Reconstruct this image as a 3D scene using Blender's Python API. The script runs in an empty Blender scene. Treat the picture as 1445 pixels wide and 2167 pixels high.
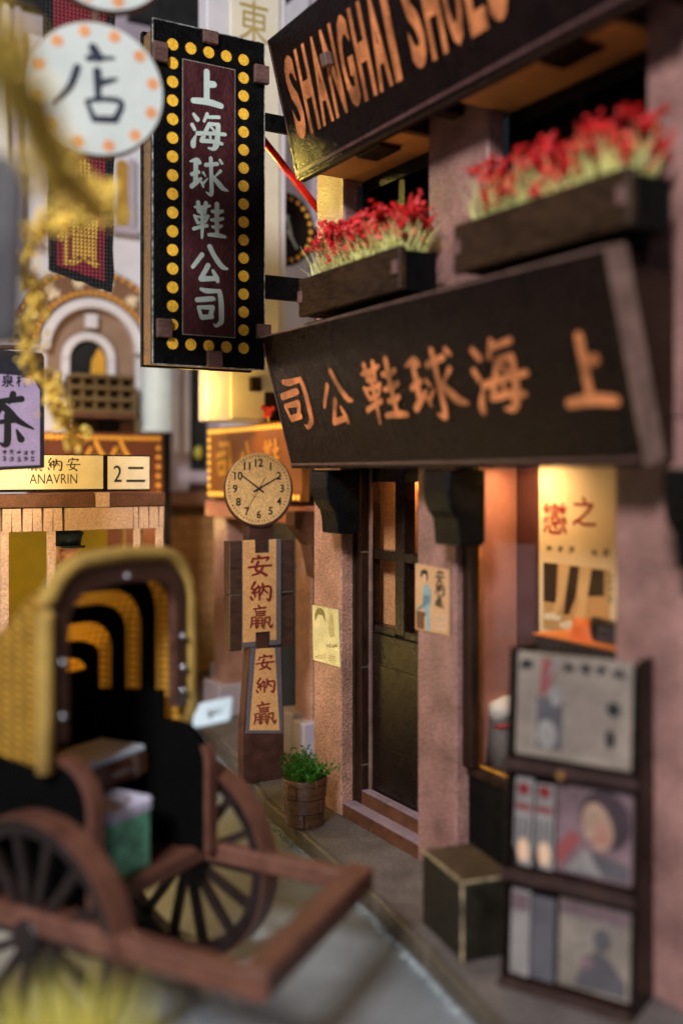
import bpy, bmesh, math, random
from mathutils import Vector as V, noise as mnoise
random.seed(7)
S = 0.01                                   # everything below is written in centimetres
scn = bpy.context.scene
COL = scn.collection

# ------------------------------------------------------------------ camera
EYE = V((0, 0, 6.3)); FPX = 2184.0; CX, HY = 722.5, 1000.0
FW = V((.5, .8660254, 0)); RT = V((.8660254, -.5, 0)); UP = V((0, 0, 1))
cam = bpy.data.cameras.new('camera'); camo = bpy.data.objects.new('camera', cam); COL.objects.link(camo)
camo.location = EYE * S; camo.rotation_euler = (math.radians(90), 0, math.radians(-30))
cam.sensor_fit = 'VERTICAL'; cam.sensor_height = 36.0; cam.lens = FPX / 2167 * 36
cam.shift_y = -(1083.5 - HY) / 2167
cam.clip_start = .002; cam.clip_end = 20
cam.dof.use_dof = True; cam.dof.focus_distance = 18.5 * S; cam.dof.aperture_fstop = 11.0
scn.camera = camo

# ------------------------------------------------------------------ light
w = bpy.data.worlds.new('World'); scn.world = w; w.use_nodes = True
bg = w.node_tree.nodes['Background']; bg.inputs[0].default_value = (.55, .68, .9, 1); bg.inputs[1].default_value = .018
scn.view_settings.view_transform = 'Standard'; scn.view_settings.look = 'None'
scn.view_settings.exposure = 0; scn.view_settings.gamma = 1
scn.cycles.use_denoising = True
scn.cycles.max_bounces = 8
scn.cycles.sample_clamp_indirect = 6
def lamp(name, loc, target, power, col, size, kind='AREA', size_y=None):
    l = bpy.data.lights.new(name, kind); l.energy = power; l.color = col
    o = bpy.data.objects.new(name, l); COL.objects.link(o); o.location = V(loc) * S
    if kind == 'AREA':
        l.size = size * S
        if size_y: l.shape = 'RECTANGLE'; l.size_y = size_y * S
        o.rotation_euler = (V(target) - V(loc)).to_track_quat('-Z', 'Y').to_euler()
    else: l.shadow_soft_size = size * S
    return o
lamp('window_light', (-30, -21, 36), (7, 14, 5), 3.9, (.98, .98, 1), 10)
lamp('room_light', (-16, -34, 14), (7, 14, 5), .16, (.80, .89, 1), 20)
lamp('shop_led', (9.55, 11.6, 6.42), (9.95, 11.2, 0), .0055, (1, .64, .30), .4)
lamp('door_led', (9.78, 14.6, 6.44), (9.8, 14.6, 0), .005, (1, .55, .2), .3)
lamp('back_lane_led', (6.2, 19.2, 2.4), (9, 15, 4), .011, (1, .72, .14), .28, 'POINT')
lamp('clock_fill_lamp', (5.9, 17.3, 3.4), (9, 15, 4), .009, (1, .80, .5), .3, 'POINT')  # weak hidden lamp added to brighten the clock front
lamp('lane_led_high', (7.4, 18.6, 12.0), (8.1, 15.4, 11.6), .016, (1, .72, .14), .4)
lamp('blade_led', (7.2, 17.2, 10.0), (9, 15, 12), .009, (1, .68, .16), .2, 'POINT')
lamp('tea_house_led', (3.9, 17.7, 6.8), (6, 16, 9), .026, (1, .70, .2), .25, 'POINT')
lamp('hood_glow_lamp', (3.2, 14.6, 4.5), (4, 12, 4), .010, (1, .60, .12), .25, 'POINT')  # hidden lamp added behind the hood so its cloth glows
lamp('tram_led', (4.9, 20.6, 4.9), (5, 21, 0), .004, (1, .8, .2), .3, 'POINT')
lamp('cornice_led', (8.3, 20.6, 8.0), (10, 21.8, 6.6), .014, (1, .58, .10), .3, 'POINT')
lamp('balcony_led', (6.6, 26.0, 7.9), (8, 29, 10), .008, (1, .70, .4), .3, 'POINT')
lamp('lane_floor_led', (9.6, 25.4, 5.0), (9, 26, 0), .008, (1, .6, .22), .3, 'POINT')

# ------------------------------------------------------------------ pixels to points
def ray(px, py): return FW + RT * ((px - CX) / FPX) + UP * ((HY - py) / FPX)
def onX(px, py, x): r = ray(px, py); return EYE + r * (x / r.x)
def onY(px, py, y): r = ray(px, py); return EYE + r * (y / r.y)
def onZ(px, py, z): r = ray(px, py); return EYE + r * ((z - EYE.z) / r.z)
def onD(px, py, d): return EYE + ray(px, py) * d
class Fr:                                   # a flat frame: u right, v up, n towards the viewer
    def __init__(s, O, U, W):
        s.O = V(O); s.U = V(U).normalized(); s.V = V(W).normalized(); s.N = s.U.cross(s.V)
    def p(s, u, v, n=0): return s.O + s.U * u + s.V * v + s.N * n
    def uv(s, px, py):
        r = ray(px, py); t = (s.O - EYE).dot(s.N) / r.dot(s.N); q = EYE + r * t - s.O
        return q.dot(s.U), q.dot(s.V)
    def at(s, u, v, n=0): return Fr(s.p(u, v, n), s.U, s.V)
def FY(y, x=0, z=0): return Fr((x, y, z), (1, 0, 0), (0, 0, 1))      # faces -Y
def FX(x, y=0, z=0): return Fr((x, y, z), (0, -1, 0), (0, 0, 1))     # faces -X

# ------------------------------------------------------------------ materials
def lin(c):
    f = lambda v: (v / 12.92 if v <= .04045 else ((v + .055) / 1.055) ** 2.4)
    return tuple(f(x / 255) for x in c) + (1,)
MATS = {}
def mat(name, rgb, rough=.5, grain=.25, gs=5200, wear=.2, ws=320, bump=.25, metal=0, spec=.5, coat=0, emit=0, trans=0, stretch=None, rough_var=.12):
    if name in MATS: return MATS[name]
    m = bpy.data.materials.new(name); m.use_nodes = True; nt = m.node_tree; N = nt.nodes; L = nt.links
    b = N['Principled BSDF']; c = lin(rgb)
    tc = N.new('ShaderNodeTexCoord'); mp = N.new('ShaderNodeMapping'); L.new(tc.outputs['Object'], mp.inputs[0])
    if stretch: mp.inputs['Scale'].default_value = stretch
    n1 = N.new('ShaderNodeTexNoise'); n1.inputs['Scale'].default_value = gs; n1.inputs['Detail'].default_value = 3
    n2 = N.new('ShaderNodeTexNoise'); n2.inputs['Scale'].default_value = ws; n2.inputs['Detail'].default_value = 5
    for n in (n1, n2): L.new(mp.outputs[0], n.inputs['Vector'])
    def ramp(n, a, bb):
        r = N.new('ShaderNodeMapRange'); r.inputs[1].default_value = .3; r.inputs[2].default_value = .7
        r.inputs[3].default_value = a; r.inputs[4].default_value = bb; L.new(n.outputs['Fac'], r.inputs[0]); return r
    r1 = ramp(n1, 1 - grain, 1 + grain); r2 = ramp(n2, 1 - wear, 1 + wear)
    mu = N.new('ShaderNodeMath'); mu.operation = 'MULTIPLY'; L.new(r1.outputs[0], mu.inputs[0]); L.new(r2.outputs[0], mu.inputs[1])
    vm = N.new('ShaderNodeVectorMath'); vm.operation = 'SCALE'; vm.inputs[0].default_value = c[:3]; L.new(mu.outputs[0], vm.inputs['Scale'])
    L.new(vm.outputs[0], b.inputs['Base Color'])
    rr = ramp(n2, max(.05, rough - rough_var), min(1, rough + rough_var)); L.new(rr.outputs[0], b.inputs['Roughness'])
    b.inputs['Metallic'].default_value = metal; b.inputs['Specular IOR Level'].default_value = spec
    if coat: b.inputs['Coat Weight'].default_value = coat; b.inputs['Coat Roughness'].default_value = .12
    if bump:
        bp = N.new('ShaderNodeBump'); bp.inputs['Strength'].default_value = bump; bp.inputs['Distance'].default_value = .0002
        L.new(n1.outputs['Fac'], bp.inputs['Height']); L.new(bp.outputs[0], b.inputs['Normal'])
    if emit:
        L.new(vm.outputs[0], b.inputs['Emission Color']); b.inputs['Emission Strength'].default_value = emit
    if trans:
        t = N.new('ShaderNodeBsdfTranslucent'); L.new(vm.outputs[0], t.inputs[0])
        mx = N.new('ShaderNodeMixShader'); mx.inputs[0].default_value = trans
        L.new(b.outputs[0], mx.inputs[1]); L.new(t.outputs[0], mx.inputs[2]); L.new(mx.outputs[0], N['Material Output'].inputs[0])
    MATS[name] = m; return m
def weave(name, rgb, scale, rough=.8, trans=0, depth=.0003, dark=.45):
    """crossed threads: colour and relief from two wave bands"""
    m = mat(name, rgb, rough, .12, 9000, .15, 400, 0, trans=trans); nt = m.node_tree; N = nt.nodes; L = nt.links
    tc = N['Texture Coordinate']; outs = []
    for ax in ('X', 'Z'):
        wv = N.new('ShaderNodeTexWave'); wv.bands_direction = ax; wv.inputs['Scale'].default_value = scale; wv.inputs['Distortion'].default_value = .6
        L.new(tc.outputs['Object'], wv.inputs[0]); outs.append(wv)
    mn = N.new('ShaderNodeMath'); mn.operation = 'MULTIPLY'; L.new(outs[0].outputs['Fac'], mn.inputs[0]); L.new(outs[1].outputs['Fac'], mn.inputs[1])
    bp = N.new('ShaderNodeBump'); bp.inputs['Strength'].default_value = .8; bp.inputs['Distance'].default_value = depth
    L.new(mn.outputs[0], bp.inputs['Height']); L.new(bp.outputs[0], N['Principled BSDF'].inputs['Normal'])
    vm = [n for n in N if n.type == 'VECT_MATH'][0]; mu = [n for n in N if n.type == 'MATH' and n != mn][0]
    mr = N.new('ShaderNodeMapRange'); mr.inputs[3].default_value = dark; mr.inputs[4].default_value = 1.25; L.new(mn.outputs[0], mr.inputs[0])
    m2 = N.new('ShaderNodeMath'); m2.operation = 'MULTIPLY'; L.new(mr.outputs[0], m2.inputs[0]); L.new(mu.outputs[0], m2.inputs[1]); L.new(m2.outputs[0], vm.inputs['Scale'])
    return m
def glass():
    if 'acrylic' in MATS: return MATS['acrylic']
    m = bpy.data.materials.new('acrylic'); m.use_nodes = True; N = m.node_tree.nodes; L = m.node_tree.links
    t = N.new('ShaderNodeBsdfTransparent'); t.inputs[0].default_value = (.97, .95, .9, 1)
    g = N.new('ShaderNodeBsdfGlossy'); g.inputs['Roughness'].default_value = .03
    f = N.new('ShaderNodeLayerWeight'); f.inputs[0].default_value = .12
    n = N.new('ShaderNodeTexNoise'); n.inputs['Scale'].default_value = 300
    pw = N.new('ShaderNodeMapRange'); pw.inputs[3].default_value = .03; pw.inputs[4].default_value = .45; mx = N.new('ShaderNodeMixShader'); L.new(f.outputs['Facing'], pw.inputs[0]); L.new(pw.outputs[0], mx.inputs[0]); L.new(t.outputs[0], mx.inputs[1]); L.new(g.outputs[0], mx.inputs[2])
    L.new(mx.outputs[0], N['Material Output'].inputs[0]); MATS['acrylic'] = m; return m

M_PINK   = mat('mauve_print', (148, 108, 101), .5, .34, 2300, .36, 150, .9)
M_TANP   = mat('rose_tan_print', (164, 120, 102), .42, 0.42, 2300, .24, 260, 1.0)
M_DARK   = mat('dark_walnut_print', (26, 17, 13), .34, 0.5, 2300, .3, 380, 1.0, spec=.14)
M_SIGN   = mat('sign_board_print', (24, 14, 13), .30, 0.6, 2300, .3, 300, 1.0, spec=.1)
M_BLACK  = mat('black_print', (12, 12, 12), .4, 0.5, 2600, .25, 400, .9, spec=.12)
M_MAROON = mat('maroon_print', (66, 22, 28), .5, 0.5, 2600, .3, 500, .6, stretch=(1, 1, .35))
M_BURNT  = mat('burnt_board_edge', (58, 33, 20), .6, .35, 3600, .4, 500, .5, stretch=(1, 1, 3))
M_BROWN  = mat('brown_board', (92, 54, 34), .55, .28, 3600, .3, 420, .5)
M_EDGE   = mat('pale_board_edge', (118, 90, 80), .6, .3, 3600, .3, 420, .5)
M_TAB    = mat('mauve_brown_tab', (104, 72, 66), .65, .4, 3600, .3, 600, .9, stretch=(.3, 1, 1))
M_GOLD   = mat('gold_paint_dot', (255, 196, 58), .4, 0.3, 2600, .12, 500, .6, spec=.7)
M_MINT   = mat('pale_mint_paint', (200, 216, 206), .55, .06, 5200, .08, 300, .2)
M_COPPER = mat('copper_paint', (204, 124, 76), .5, .22, 2600, .6, 230, .4, spec=.3)
M_SILVER = mat('silver_line', (150, 142, 128), .4, .3, 4000, .3, 900, .3)
M_CREAM  = mat('cream_print', (226, 205, 170), .6, .1, 5200, .1, 200, .25)
M_TAN    = mat('tan_paper', (205, 152, 96), .6, 0.2, 2800, .08, 200, .35)
M_GREY   = mat('speckled_grey', (92, 84, 90), .6, .45, 5200, .1, 300, .4)
M_REDINK = mat('dark_red_ink', (118, 26, 24), .6, .12, 5200, .12, 300, .2)
M_INK    = mat('black_ink', (20, 18, 20), .6, .1, 5200, .1, 300, .2)
M_WHITE  = mat('white_wall_print', (214, 208, 212), .6, .08, 4000, .1, 120, .25)
M_LILAC  = mat('lilac_wall_print', (170, 156, 166), .6, .1, 4000, .14, 120, .25)
M_IVORY  = mat('ivory_panel', (222, 212, 190), .6, .06, 4000, .08, 150, .2)
M_RED    = mat('red_plastic', (200, 16, 18), .35, .08, 3000, .1, 200, .1)
M_ROAD   = mat('road_print', (124, 130, 136), .5, .22, 2600, .34, 60, .6)
M_PAVE   = mat('pavement_print', (100, 90, 86), .6, 0.5, 2300, .3, 130, .7, spec=.5)
M_KERB   = mat('kerb_edge', (88, 78, 66), .5, .35, 3600, .3, 300, .6)
M_BRICK  = mat('far_brick', (176, 128, 78), .7, .16, 3600, .25, 90, .4)
M_MORTAR = mat('far_mortar', (96, 66, 40), .8, .1, 3000, .1, 100, .2)
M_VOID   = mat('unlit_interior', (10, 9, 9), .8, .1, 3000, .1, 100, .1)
M_YEL    = weave('yellow_woven_cloth', (240, 178, 62), 340, .75, .4, .0006)
M_YRIM   = weave('yellow_cord', (250, 200, 100), 700, .8, .1)
M_GOLDS  = mat('amber_sign_print', (168, 100, 36), .5, .15, 4000, .2, 150, .3)
M_BULB   = mat('amber_bulb', (240, 168, 60), .4, .1, 3000, .1, 200, .2)
M_BULBL  = mat('lit_amber_bulb', (255, 190, 70), .4, .1, 3000, .1, 200, .2, emit=.9)

# ------------------------------------------------------------------ mesh helpers (lists of points and faces, in cm)
class MB:
    def __init__(s): s.v = []; s.f = []
    def add(s, vs, fs):
        o = len(s.v); s.v += [V(p) for p in vs]; s.f += [tuple(i + o for i in f) for f in fs]; return s
    def prism(s, fr, pts, n0, n1):
        k = len(pts); vs = [fr.p(u, v, n0) for u, v in pts] + [fr.p(u, v, n1) for u, v in pts]
        fs = [tuple(range(k - 1, -1, -1)), tuple(range(k, 2 * k))] + [(i, (i + 1) % k, k + (i + 1) % k, k + i) for i in range(k)]
        a = sum(pts[i][0] * pts[(i + 1) % k][1] - pts[(i + 1) % k][0] * pts[i][1] for i in range(k))
        if (a < 0) != (n1 < n0): fs = [f[::-1] for f in fs]
        return s.add(vs, fs)
    def fbox(s, fr, u0, u1, v0, v1, n0, n1): return s.prism(fr, [(u0, v0), (u1, v0), (u1, v1), (u0, v1)], n0, n1)
    def box(s, x0, x1, y0, y1, z0, z1): return s.prism(Fr((0, 0, 0), (1, 0, 0), (0, 1, 0)), [(x0, y0), (x1, y0), (x1, y1), (x0, y1)], z0, z1)
    def flat(s, fr, pts, n=0): return s.add([fr.p(u, v, n) for u, v in pts], [tuple(range(len(pts)))])
    def ring(s, fr, ro, ri, n0, n1, a0=0, a1=360, k=40, cu=0, cv=0):
        full = abs(a1 - a0) >= 359; m = k if full else k + 1; vs = []
        for i in range(m):
            a = math.radians(a0 + (a1 - a0) * i / k); c, d = math.cos(a), math.sin(a)
            vs += [fr.p(cu + ro * c, cv + ro * d, n0), fr.p(cu + ro * c, cv + ro * d, n1), fr.p(cu + ri * c, cv + ri * d, n1), fr.p(cu + ri * c, cv + ri * d, n0)]
        fs = []
        for i in range(m if full else k):
            a = 4 * i; b = 4 * ((i + 1) % m)
            fs += [(a, b, b + 1, a + 1), (a + 1, b + 1, b + 2, a + 2), (a + 2, b + 2, b + 3, a + 3), (a + 3, b + 3, b, a)]
        if not full: fs += [(0, 1, 2, 3), (4 * k + 3, 4 * k + 2, 4 * k + 1, 4 * k)]
        return s.add(vs, fs)
    def tube(s, path, r, k=8, cap=True):
        path = [V(p) for p in path]; rs = r if isinstance(r, (list, tuple)) else [r] * len(path); vs = []; fs = []
        for i, p in enumerate(path):
            t = (path[min(i + 1, len(path) - 1)] - path[max(i - 1, 0)]).normalized()
            a = t.cross(V((0, 0, 1)) if abs(t.z) < .95 else V((1, 0, 0))).normalized(); b = t.cross(a)
            vs += [p + (a * math.cos(6.2832 * j / k) + b * math.sin(6.2832 * j / k)) * rs[i] for j in range(k)]
        for i in range(len(path) - 1):
            fs += [(i * k + j, i * k + (j + 1) % k, (i + 1) * k + (j + 1) % k, (i + 1) * k + j) for j in range(k)]
        if cap: fs += [tuple(range(k - 1, -1, -1)), tuple((len(path) - 1) * k + j for j in range(k))]
        return s.add(vs, fs)
    def bar(s, a, b, wid, hgt, up=(0, 0, 1)):
        a, b = V(a), V(b); t = (b - a); L = t.length; t.normalize(); u = t.cross(V(up)).normalized(); n = u.cross(t)
        return s.prism(Fr(a, t, u), [(0, -wid / 2), (L, -wid / 2), (L, wid / 2), (0, wid / 2)], -hgt / 2, hgt / 2)
    def blob(s, c, r, sub=1, rough=.25, sq=(1, 1, 1), seed=0):
        b = bmesh.new(); bmesh.ops.create_icosphere(b, subdivisions=sub, radius=1)
        vs = []
        for q in b.verts:
            k = 1 + rough * mnoise.noise(q.co * 1.7 + V((seed * 3.1, seed * 1.7, seed)))
            vs.append(V(c) + V((q.co.x * sq[0], q.co.y * sq[1], q.co.z * sq[2])) * r * k)
        fs = [tuple(x.index for x in f.verts) for f in b.faces]; b.free(); return s.add(vs, fs)
def arcp(cu, cv, r, a0, a1, k=10): return [(cu + r * math.cos(math.radians(a0 + (a1 - a0) * i / k)), cv + r * math.sin(math.radians(a0 + (a1 - a0) * i / k))) for i in range(k + 1)]
BASE = {}
def build(name, mb, m, parent=None, bev=0, smooth=False, base=None):
    b0 = BASE[parent] if parent else V(base if base is not None else (0, 0, 0))
    me = bpy.data.meshes.new(name); me.from_pydata([(p - b0) * S for p in mb.v], [], mb.f); me.update()
    if bev or smooth is not None:
        bm = bmesh.new(); bm.from_mesh(me)
        if bev:
            es = [e for e in bm.edges if len(e.link_faces) == 2 and e.calc_face_angle(0) > .6]
            bmesh.ops.bevel(bm, geom=es, offset=bev * S, segments=1, affect='EDGES', clamp_overlap=True)
        bm.to_mesh(me); bm.free()
    if smooth:
        for p in me.polygons: p.use_smooth = True
    me.materials.append(m); o = bpy.data.objects.new(name, me); COL.objects.link(o)
    if parent: o.parent = parent
    else: o.location = b0 * S
    BASE[o] = b0
    return o
def thing(name, base, label, cat, group=None):
    o = bpy.data.objects.new(name, None); COL.objects.link(o); o.location = V(base) * S; o.empty_display_size = .01
    BASE[o] = V(base); o['label'] = label; o['category'] = cat
    if group: o['group'] = group
    return o
def tag(o, label, cat, group=None):
    o['label'] = label; o['category'] = cat
    if group: o['group'] = group
    return o
def struct(o): o['kind'] = 'structure'; return o

# ------------------------------------------------------------------ writing
def glyph_text(body, offset=0.0):
    cu = bpy.data.curves.new('t', 'FONT'); cu.body = body; cu.offset = offset; cu.resolution_u = 3
    o = bpy.data.objects.new('t', cu); COL.objects.link(o); dg = bpy.context.evaluated_depsgraph_get(); dg.update()
    me = bpy.data.meshes.new_from_object(o.evaluated_get(dg)); vs = [(v.co.x, v.co.y) for v in me.vertices]; fs = [tuple(p.vertices) for p in me.polygons]
    bpy.data.objects.remove(o); bpy.data.curves.remove(cu); bpy.data.meshes.remove(me); return vs, fs
def text(name, body, fr, box, m, parent, n=.012, bold=0.0, keep=False, taper=None):
    """writes body into the (u0,v0,u1,v1) box of the frame"""
    vs, fs = glyph_text(body, bold)
    x0, x1 = min(v[0] for v in vs), max(v[0] for v in vs); y0, y1 = min(v[1] for v in vs), max(v[1] for v in vs)
    u0, v0, u1, v1 = box; sx, sy = (u1 - u0) / (x1 - x0), (v1 - v0) / max(1e-6, y1 - y0)
    ou, ov = u0, v0
    if keep:
        k = min(sx, sy); ou += ((u1 - u0) - k * (x1 - x0)) / 2; ov += ((v1 - v0) - k * (y1 - y0)) / 2; sx = sy = k
    mb = MB(); mb.add([fr.p(ou + (a - x0) * sx, ov + (b - y0) * sy, n) for a, b in vs], fs)
    return build(name, mb, m, parent)
def spline(pts, k=5):
    if len(pts) == 2: k = 2
    out = []
    for i in range(len(pts) - 1):
        p0 = pts[max(i - 1, 0)]; p1 = pts[i]; p2 = pts[i + 1]; p3 = pts[min(i + 2, len(pts) - 1)]
        for j in range(k):
            t = j / k
            out.append(tuple(.5 * (2 * p1[c] + (p2[c] - p0[c]) * t + (2 * p0[c] - 5 * p1[c] + 4 * p2[c] - p3[c]) * t * t + (3 * p1[c] - p0[c] - 3 * p2[c] + p3[c]) * t ** 3) for c in range(3)))
    out.append(tuple(pts[-1])); return out
def stroke(mb, fr, pts, n):
    q = spline(pts) if len(pts) > 1 else pts; k = len(q); Lf = []; Rt = []
    dirs = []
    for i in range(k):
        a = q[max(i - 1, 0)]; b = q[min(i + 1, k - 1)]; dx, dy = b[0] - a[0], b[1] - a[1]; l = math.hypot(dx, dy) or 1; dirs.append((dx / l, dy / l))
    for i in range(k):
        x, y, r = q[i]; d = dirs[i]; Lf.append((x - d[1] * r, y + d[0] * r)); Rt.append((x + d[1] * r, y - d[0] * r))
    vs = [fr.p(u, v, n) for u, v in Lf] + [fr.p(u, v, n) for u, v in Rt]
    fs = [(i, k + i, k + i + 1, i + 1) for i in range(k - 1)]
    def cap(i, sgn):
        x, y, r = q[i]; a = math.atan2(dirs[i][1] * sgn, dirs[i][0] * sgn); o = len(vs)
        vs.extend(fr.p(x + r * math.cos(a - 1.5708 + 3.1416 * j / 6), y + r * math.sin(a - 1.5708 + 3.1416 * j / 6), n) for j in range(7)); fs.append(tuple(range(o, o + 7)))
    cap(0, -1); cap(k - 1, 1); mb.add(vs, fs)
# brush characters: strokes of (x, y, half width), y down
Z1 = {'上': [[(690,270,78),(690,1000,76)], [(760,590,84),(868,592,80)], [(350,1000,72),(700,1035,84),(1050,1140,72)]],
 '海': [[(360,1350,42),(450,1480,62)], [(320,1620,52),(380,1735,46)], [(410,1890,22),(350,2050,66),(345,2150,66)], [(700,1345,46),(620,1530,34)], [(720,1425,42),(1000,1430,44)],
        [(750,1600,50),(640,1830,52),(560,2020,56)], [(760,1600,44),(980,1620,46)], [(975,1630,62),(965,1900,66),(925,2130,80),(850,2235,52),(730,2212,24)],
        [(450,1840,56),(800,1845,46),(1150,1870,46)], [(550,2030,54),(850,2052,50),(1070,2110,42)], [(770,1650,30),(880,1790,34)], [(765,1870,34),(780,2000,32)]]}
Z2 = {'球': [[(240,345,18),(390,315,56),(450,370,52)], [(370,350,56),(365,800,56)], [(280,640,46),(430,590,46)], [(275,915,54),(390,820,50),(490,740,32)], [(600,430,48),(860,405,44)],
        [(710,280,46),(722,700,48),(728,1050,50),(690,1105,42),(605,1050,12)], [(920,325,34),(968,395,32)], [(535,605,32),(590,690,16)], [(490,820,30),(540,930,24)], [(535,850,34),(640,740,12)],
        [(930,570,38),(810,690,18)], [(745,690,42),(900,880,62),(985,970,56),(1092,1022,22)]],
 '鞋': [[(425,1290,52),(435,1480,48)], [(600,1300,48),(570,1520,46)], [(350,1390,28),(520,1400,46),(690,1365,28)], [(430,1490,38),(500,1530,40)], [(340,1590,36),(410,1750,40)],
        [(350,1600,24),(520,1625,32),(650,1600,38)], [(650,1600,36),(590,1720,34)], [(410,1755,32),(570,1735,30)], [(320,1890,42),(480,1845,40),(620,1820,42)], [(515,1480,42),(515,1850,44),(505,2100,26)],
        [(850,1330,56),(845,1650,56),(850,2000,48)], [(740,1490,38),(860,1515,48),(970,1490,40)], [(720,1690,34),(850,1690,46),(980,1660,38)], [(750,1850,38),(850,1860,46),(950,1830,38)], [(660,2030,38),(850,2040,52),(1030,2080,38)]]}
Z3 = {'公': [[(515,315,54),(300,595,44)], [(690,135,60),(790,340,58),(960,580,60),(1090,640,28)], [(650,565,60),(560,730,54),(490,860,58)], [(490,870,62),(820,862,52)], [(760,685,36),(840,850,60),(868,925,44)]],
 '司': [[(490,1105,38),(620,1145,56),(880,1150,42)], [(910,1160,54),(948,1400,62),(955,1800,62),(925,1885,54),(830,1950,34),(785,1905,16)], [(400,1350,56),(730,1328,58),(785,1335,42)],
        [(430,1530,44),(500,1760,44)], [(430,1520,38),(750,1525,56)], [(750,1540,54),(705,1700,56)], [(510,1752,56),(735,1738,52)]]}
Z4 = {'安': [[(640,400,28),(680,432,24)], [(542,440,20),(520,508,20)], [(545,445,14),(690,432,19),(822,420,20),(775,482,12)], [(632,500,26),(588,640,22),(700,690,22),(778,738,28)], [(722,560,20),(670,680,20),(530,740,14)], [(460,597,17),(660,574,18),(868,560,19)]],
 '納': [[(575,870,25),(512,978,18)], [(512,985,14),(580,1005,18)], [(642,932,20),(525,1062,18)], [(530,1062,15),(620,1040,17)], [(498,1130,18),(525,1178,22)], [(568,1080,20),(580,1128,14)], [(652,955,20),(655,1178,18)],
        [(655,965,12),(845,942,20),(848,1130,24),(820,1188,22),(780,1150,10)], [(708,892,22),(722,980,20),(675,1090,12)], [(725,985,16),(800,1060,16)]],
 '贏': [[(640,1285,20),(662,1318,18)], [(550,1345,12),(770,1318,17)], [(585,1350,13),(592,1395,12)], [(592,1398,10),(760,1385,13)], [(600,1425,11),(600,1470,11)], [(600,1432,10),(745,1422,12)], [(600,1468,10),(750,1458,12)], [(745,1400,12),(745,1462,11)],
        [(512,1500,14),(514,1600,13),(490,1678,11)], [(515,1502,10),(588,1500,11),(588,1668,14)], [(520,1556,8),(586,1552,8)], [(520,1608,8),(586,1602,8)], [(622,1510,11),(622,1640,11)], [(622,1510,9),(702,1505,11),(702,1640,11)], [(625,1552,8),(700,1550,8)], [(625,1600,8),(700,1595,8)], [(630,1642,12),(595,1688,10)], [(690,1642,12),(722,1680,12)],
        [(742,1500,12),(738,1610,12),(716,1690,11)], [(745,1500,10),(832,1490,13),(820,1600,13),(850,1672,16),(882,1612,9)], [(768,1556,10),(798,1600,10)]]}
Z5 = {'店': [[(628,320,30),(662,390,34)], [(600,392,22),(760,402,10)], [(528,455,24),(480,590,22),(388,700,10)], [(655,490,28),(660,690,20)], [(665,575,24),(775,552,10)], [(588,702,14),(632,828,20)], [(590,700,12),(690,690,15),(808,722,18),(770,838,20)], [(632,830,20),(770,842,22)]]}
def norm(strokes, fr, ox, oy, k):
    """photo strokes to frame units through the sign's plane, scaled into a unit-height box"""
    out = []
    for st in strokes:
        o = []
        for x, y, r in st:
            u, v = fr.uv(ox + x / k, oy + y / k); u2, v2 = fr.uv(ox + (x + r) / k, oy + y / k); u3, v3 = fr.uv(ox + x / k, oy + (y + r) / k)
            o.append((u, v, .5 * (abs(u2 - u) + abs(v3 - v))))
        out.append(o)
    u0 = min(p[0] - p[2] for s in out for p in s); u1 = max(p[0] + p[2] for s in out for p in s); v0 = min(p[1] - p[2] for s in out for p in s); v1 = max(p[1] + p[2] for s in out for p in s)
    h = v1 - v0
    return [[((a - u0) / h, (b - v0) / h, r / h) for a, b, r in s] for s in out], (u1 - u0) / h, (u0, v0, u1, v1)
GL = {}; GBOX = {}
FS = FY(16.3)                                # plane of the vertical sign
FC = FY(18.1)                                # plane of the clock post
for D, (ox, oy, k), fr in ((Z1, (380,130,12.04), FS), (Z2, (380,310,10.83), FS), (Z3, (380,510,10.83), FS), (Z4, (470,1130,8.5), FC), (Z5, (0,0,3.386), FY(12.8))):
    for ch, st in D.items():
        g, wd, bx = norm(st, fr, ox, oy, k); GL[ch] = (g, wd); GBOX[ch] = bx
def brush(ch, fr, box, m, parent, n=.01, name='character', keep=True, fat=1.0):
    g, wd = GL[ch]; u0, v0, u1, v1 = box; sy = v1 - v0; sx = (u1 - u0) / wd; mb = MB()
    for i, st in enumerate(g):
        stroke(mb, fr, [(u0 + a * sx, v0 + b * sy, r * .5 * (sx + sy) * fat) for a, b, r in st], n + .0012 * i)
    return build(name, mb, m, parent)
def pr(name, pts, fr, m, parent, n=.01): return build(name, MB().flat(fr, pts, n), m, parent)
def rect(u0, v0, u1, v1): return [(u0, v0), (u1, v0), (u1, v1), (u0, v1)]
def ell(cu, cv, a, b, k=18, rot=0):
    c, s = math.cos(rot), math.sin(rot); return [(cu + a * math.cos(6.2832 * i / k) * c - b * math.sin(6.2832 * i / k) * s, cv + a * math.cos(6.2832 * i / k) * s + b * math.sin(6.2832 * i / k) * c) for i in range(k)]
def pxs(fr, pts): return [fr.uv(*p) for p in pts]
def squiggle(fr, box, m, parent, n=.01, k=5, name='print_mark', r=None):
    """an unreadable small printed character: a few crossed strokes"""
    u0, v0, u1, v1 = box; w_, h_ = u1 - u0, v1 - v0; r = r or .07 * min(w_, h_); mb = MB()
    for i in range(k):
        if i % 2: a = (u0 + w_ * random.uniform(.15, .85), v0 + h_ * random.uniform(.55, 1)); b = (a[0] + w_ * random.uniform(-.3, .3), v0 + h_ * random.uniform(0, .4))
        else: a = (u0 + w_ * random.uniform(0, .2), v0 + h_ * random.uniform(.1, .95)); b = (u0 + w_ * random.uniform(.8, 1), a[1] + h_ * random.uniform(-.1, .15))
        stroke(mb, fr, [(a[0], a[1], r), (b[0], b[1], r)], n + .001 * i)
    return build(name, mb, m, parent)

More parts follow.
